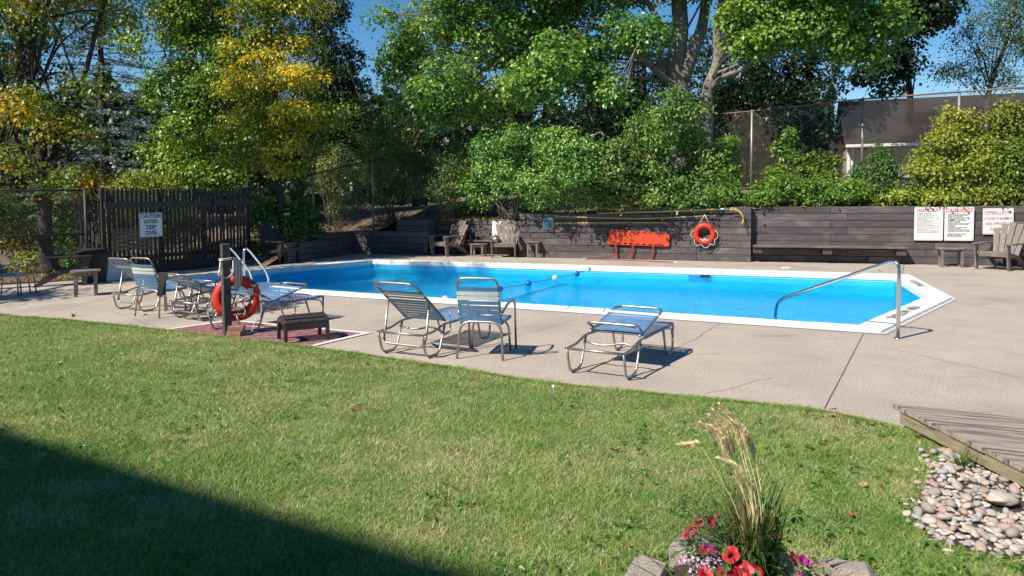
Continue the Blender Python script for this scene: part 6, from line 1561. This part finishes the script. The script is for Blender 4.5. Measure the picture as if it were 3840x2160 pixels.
petunia('dull red petunias leaning out at the left rear of the planter',2620,1990,2.62,'d',[(2620,1960,0,'d',.55),(2668,1958,.0,'d',.62),(2590,1990,-.02,'d',.6),(2570,2005,-.02,'r',.45),(2600,1985,.02,'d',.5),(2660,2060,-.15,'m',.75),(2690,1925,.02,'d',.28),(2640,2062,-.15,'d',.6)],70)
petunia('withered dark petunias at the right rear of the planter',2900,1960,2.66,'d',[(2895,1935,0,'d',.62),(2905,1955,.01,'d',.55),(2885,1950,.01,'d',.5),(2912,2010,-.05,'d',.4),(2880,1985,0,'d',.4)],60)
petunia('magenta petunias hanging over the right planter block',3010,2100,2.45,'m',[(3012,2102,0,'m',.62),(3035,2112,.0,'m',.5),(2975,2090,.03,'d',.6),(3000,2150,.0,'m',.3)],110)
al=P(2650,2110,2.42); al.z=zt_-.06; rt=thing('alyssum_plant','tiny pink and lilac flowers at the left front of planter','flower',al)
r=np.random.RandomState(71); hd=[P(a,b_,2.42)-al for a,b_ in ((2625,2112),(2655,2102),(2660,2125),(2580,2100),(2600,2140),(2690,2060+60),(2560,2105),(2630,2150))]
C=[];
for h_ in hd: C+= [np.array(h_)+r.normal(size=3)*.010 for _ in range(14)]
C=np.array(C); n=len(C); L=.011*r.uniform(.8,1.3,n); ob('flower_head',leaf_mesh('flower_head',C,np.array((0,-.6,.8))+.4*r.normal(size=(n,3)),r.normal(size=(n,3)),L,L*.9,ramp(r.uniform(0,1,n),[(.45,.22,.42),(.62,.42,.58),(.7,.55,.62)])),rt)
C=np.array([np.array(hd[i%len(hd)])*r.uniform(.1,.95)+r.normal(size=3)*.03 for i in range(160)]); C[:,2]=np.clip(C[:,2],0,None); n=len(C); L=.028*r.uniform(.6,1.4,n)
ob('foliage',leaf_mesh('foliage',C,np.array((0,-.2,.8))+.6*r.normal(size=(n,3)),r.normal(size=(n,3)),L,L*.45,ramp(r.uniform(0,1,n),[(.05,.10,.03),(.10,.17,.05)])),rt)
# long pale leaves arching over the left block
lg=P(2560,2090,2.45); lg.z=zt_-.05
tag(ob('daylily_plant',blades(9,.03,.14,.22,.018,[(.10,.16,.03),(.16,.22,.05)],1.3,66,'blades',math.pi),None,lg),'broad arching green leaves at the left planter block','plant')

# ================================================================== SMALL THINGS ON THE GROUND
def leaf_fallen(seed,mt):
    r_=random.Random(seed); m=MB(); n_=14; V=[(0,0,.004)]
    for i in range(n_):
        a=2*math.pi*i/n_; rad=.045*(1 if i%2 else .6)*r_.uniform(.8,1.15); V.append((math.cos(a)*rad,math.sin(a)*rad*.8,.006+.016*r_.random()))
    m.add(V,[(0,1+i,1+(i+1)%n_) for i in range(n_)]); m.add([(v[0],v[1],v[2]-.002) for v in V],[(0,1+(i+1)%n_,1+i) for i in range(n_)]); return m.mesh('fallen_leaf',mt)
FLF=[leaf_fallen(1,'fallen'),leaf_fallen(2,'fallen_pale')]
lv=[(1377,1364,0,1,'on the lawn edge left of the middle lounger'),(1583,1371,0,1,'on the lawn edge below the middle lounger'),(913,1320,0,1,'on the lawn below the ring post'),(160,1712,1,1,'in the dark shade at lower left'),(1177,1281,0,0,'on red paint under the footstool'),(545,1182,0,0,'on the concrete under the left strap chair'),(2310,1690,0,1,'on the grass left of the plumes'),(3240,1822,1,1,'on the lawn near the river stones'),(3200,1935,0,1,'on the lawn right of the feathery plumes'),(3122,1558,1,1,'where the lawn meets the long deck joint'),(3265,1592,0,1,'on the grass near the platform tip'),(1330,1536,0,1,'in the open middle of the lawn'),(2690,965+20,0,0,'on deck below the wall ring'),(3300,1017,0,0,'on the deck in front of the long bench'),(1020,1174,0,0,'on the concrete by the folded lounger'),(455,1330,1,1,'on the sunny lawn at left')]
for i,(px,py,k,onl,ph) in enumerate(lv):
    p_=GL(px,py,.014) if onl else G(px,py)
    o=ob('fallen_leaf',FLF[k],None,p_+Z3*(.0 if onl else .003),(random.uniform(-.3,.3),random.uniform(-.3,.3),random.uniform(0,6))); o.scale=(.85,)*3
    tag(o,'fallen '+('brown' if k==0 else 'pale dry')+' leaf '+ph,'leaf','fallen leaves')
w_=G(276,1187); tag(ob('weed',blades(16,.03,.03,.09,.010,[(.05,.09,.02),(.10,.14,.03)],1.0,68,'weed'),None,w_),'small weed growing from a crack in the left deck','weed')
w_=GL(3610,1760); tag(ob('grass_tuft',blades(60,.05,.06,.16,.006,[(.06,.13,.02),(.12,.19,.03)],.9,69,'grass_tuft'),None,w_),'green grass tuft sprouting among the river stones','grass')
dn=GL(2076,1463,.05); m=MB(); m.tube([(0,0,0),(0,0,.07)],.002,5); m.tube([(0,0,.065),(0,0,.075),(0,0,.09),(0,0,.098)],[.004,.016,.015,.003],8); tag(m.obj('dandelion','float_white',None,True,loc=dn-Z3*.05),'white dandelion clock in the lawn below the right lounger','flower')
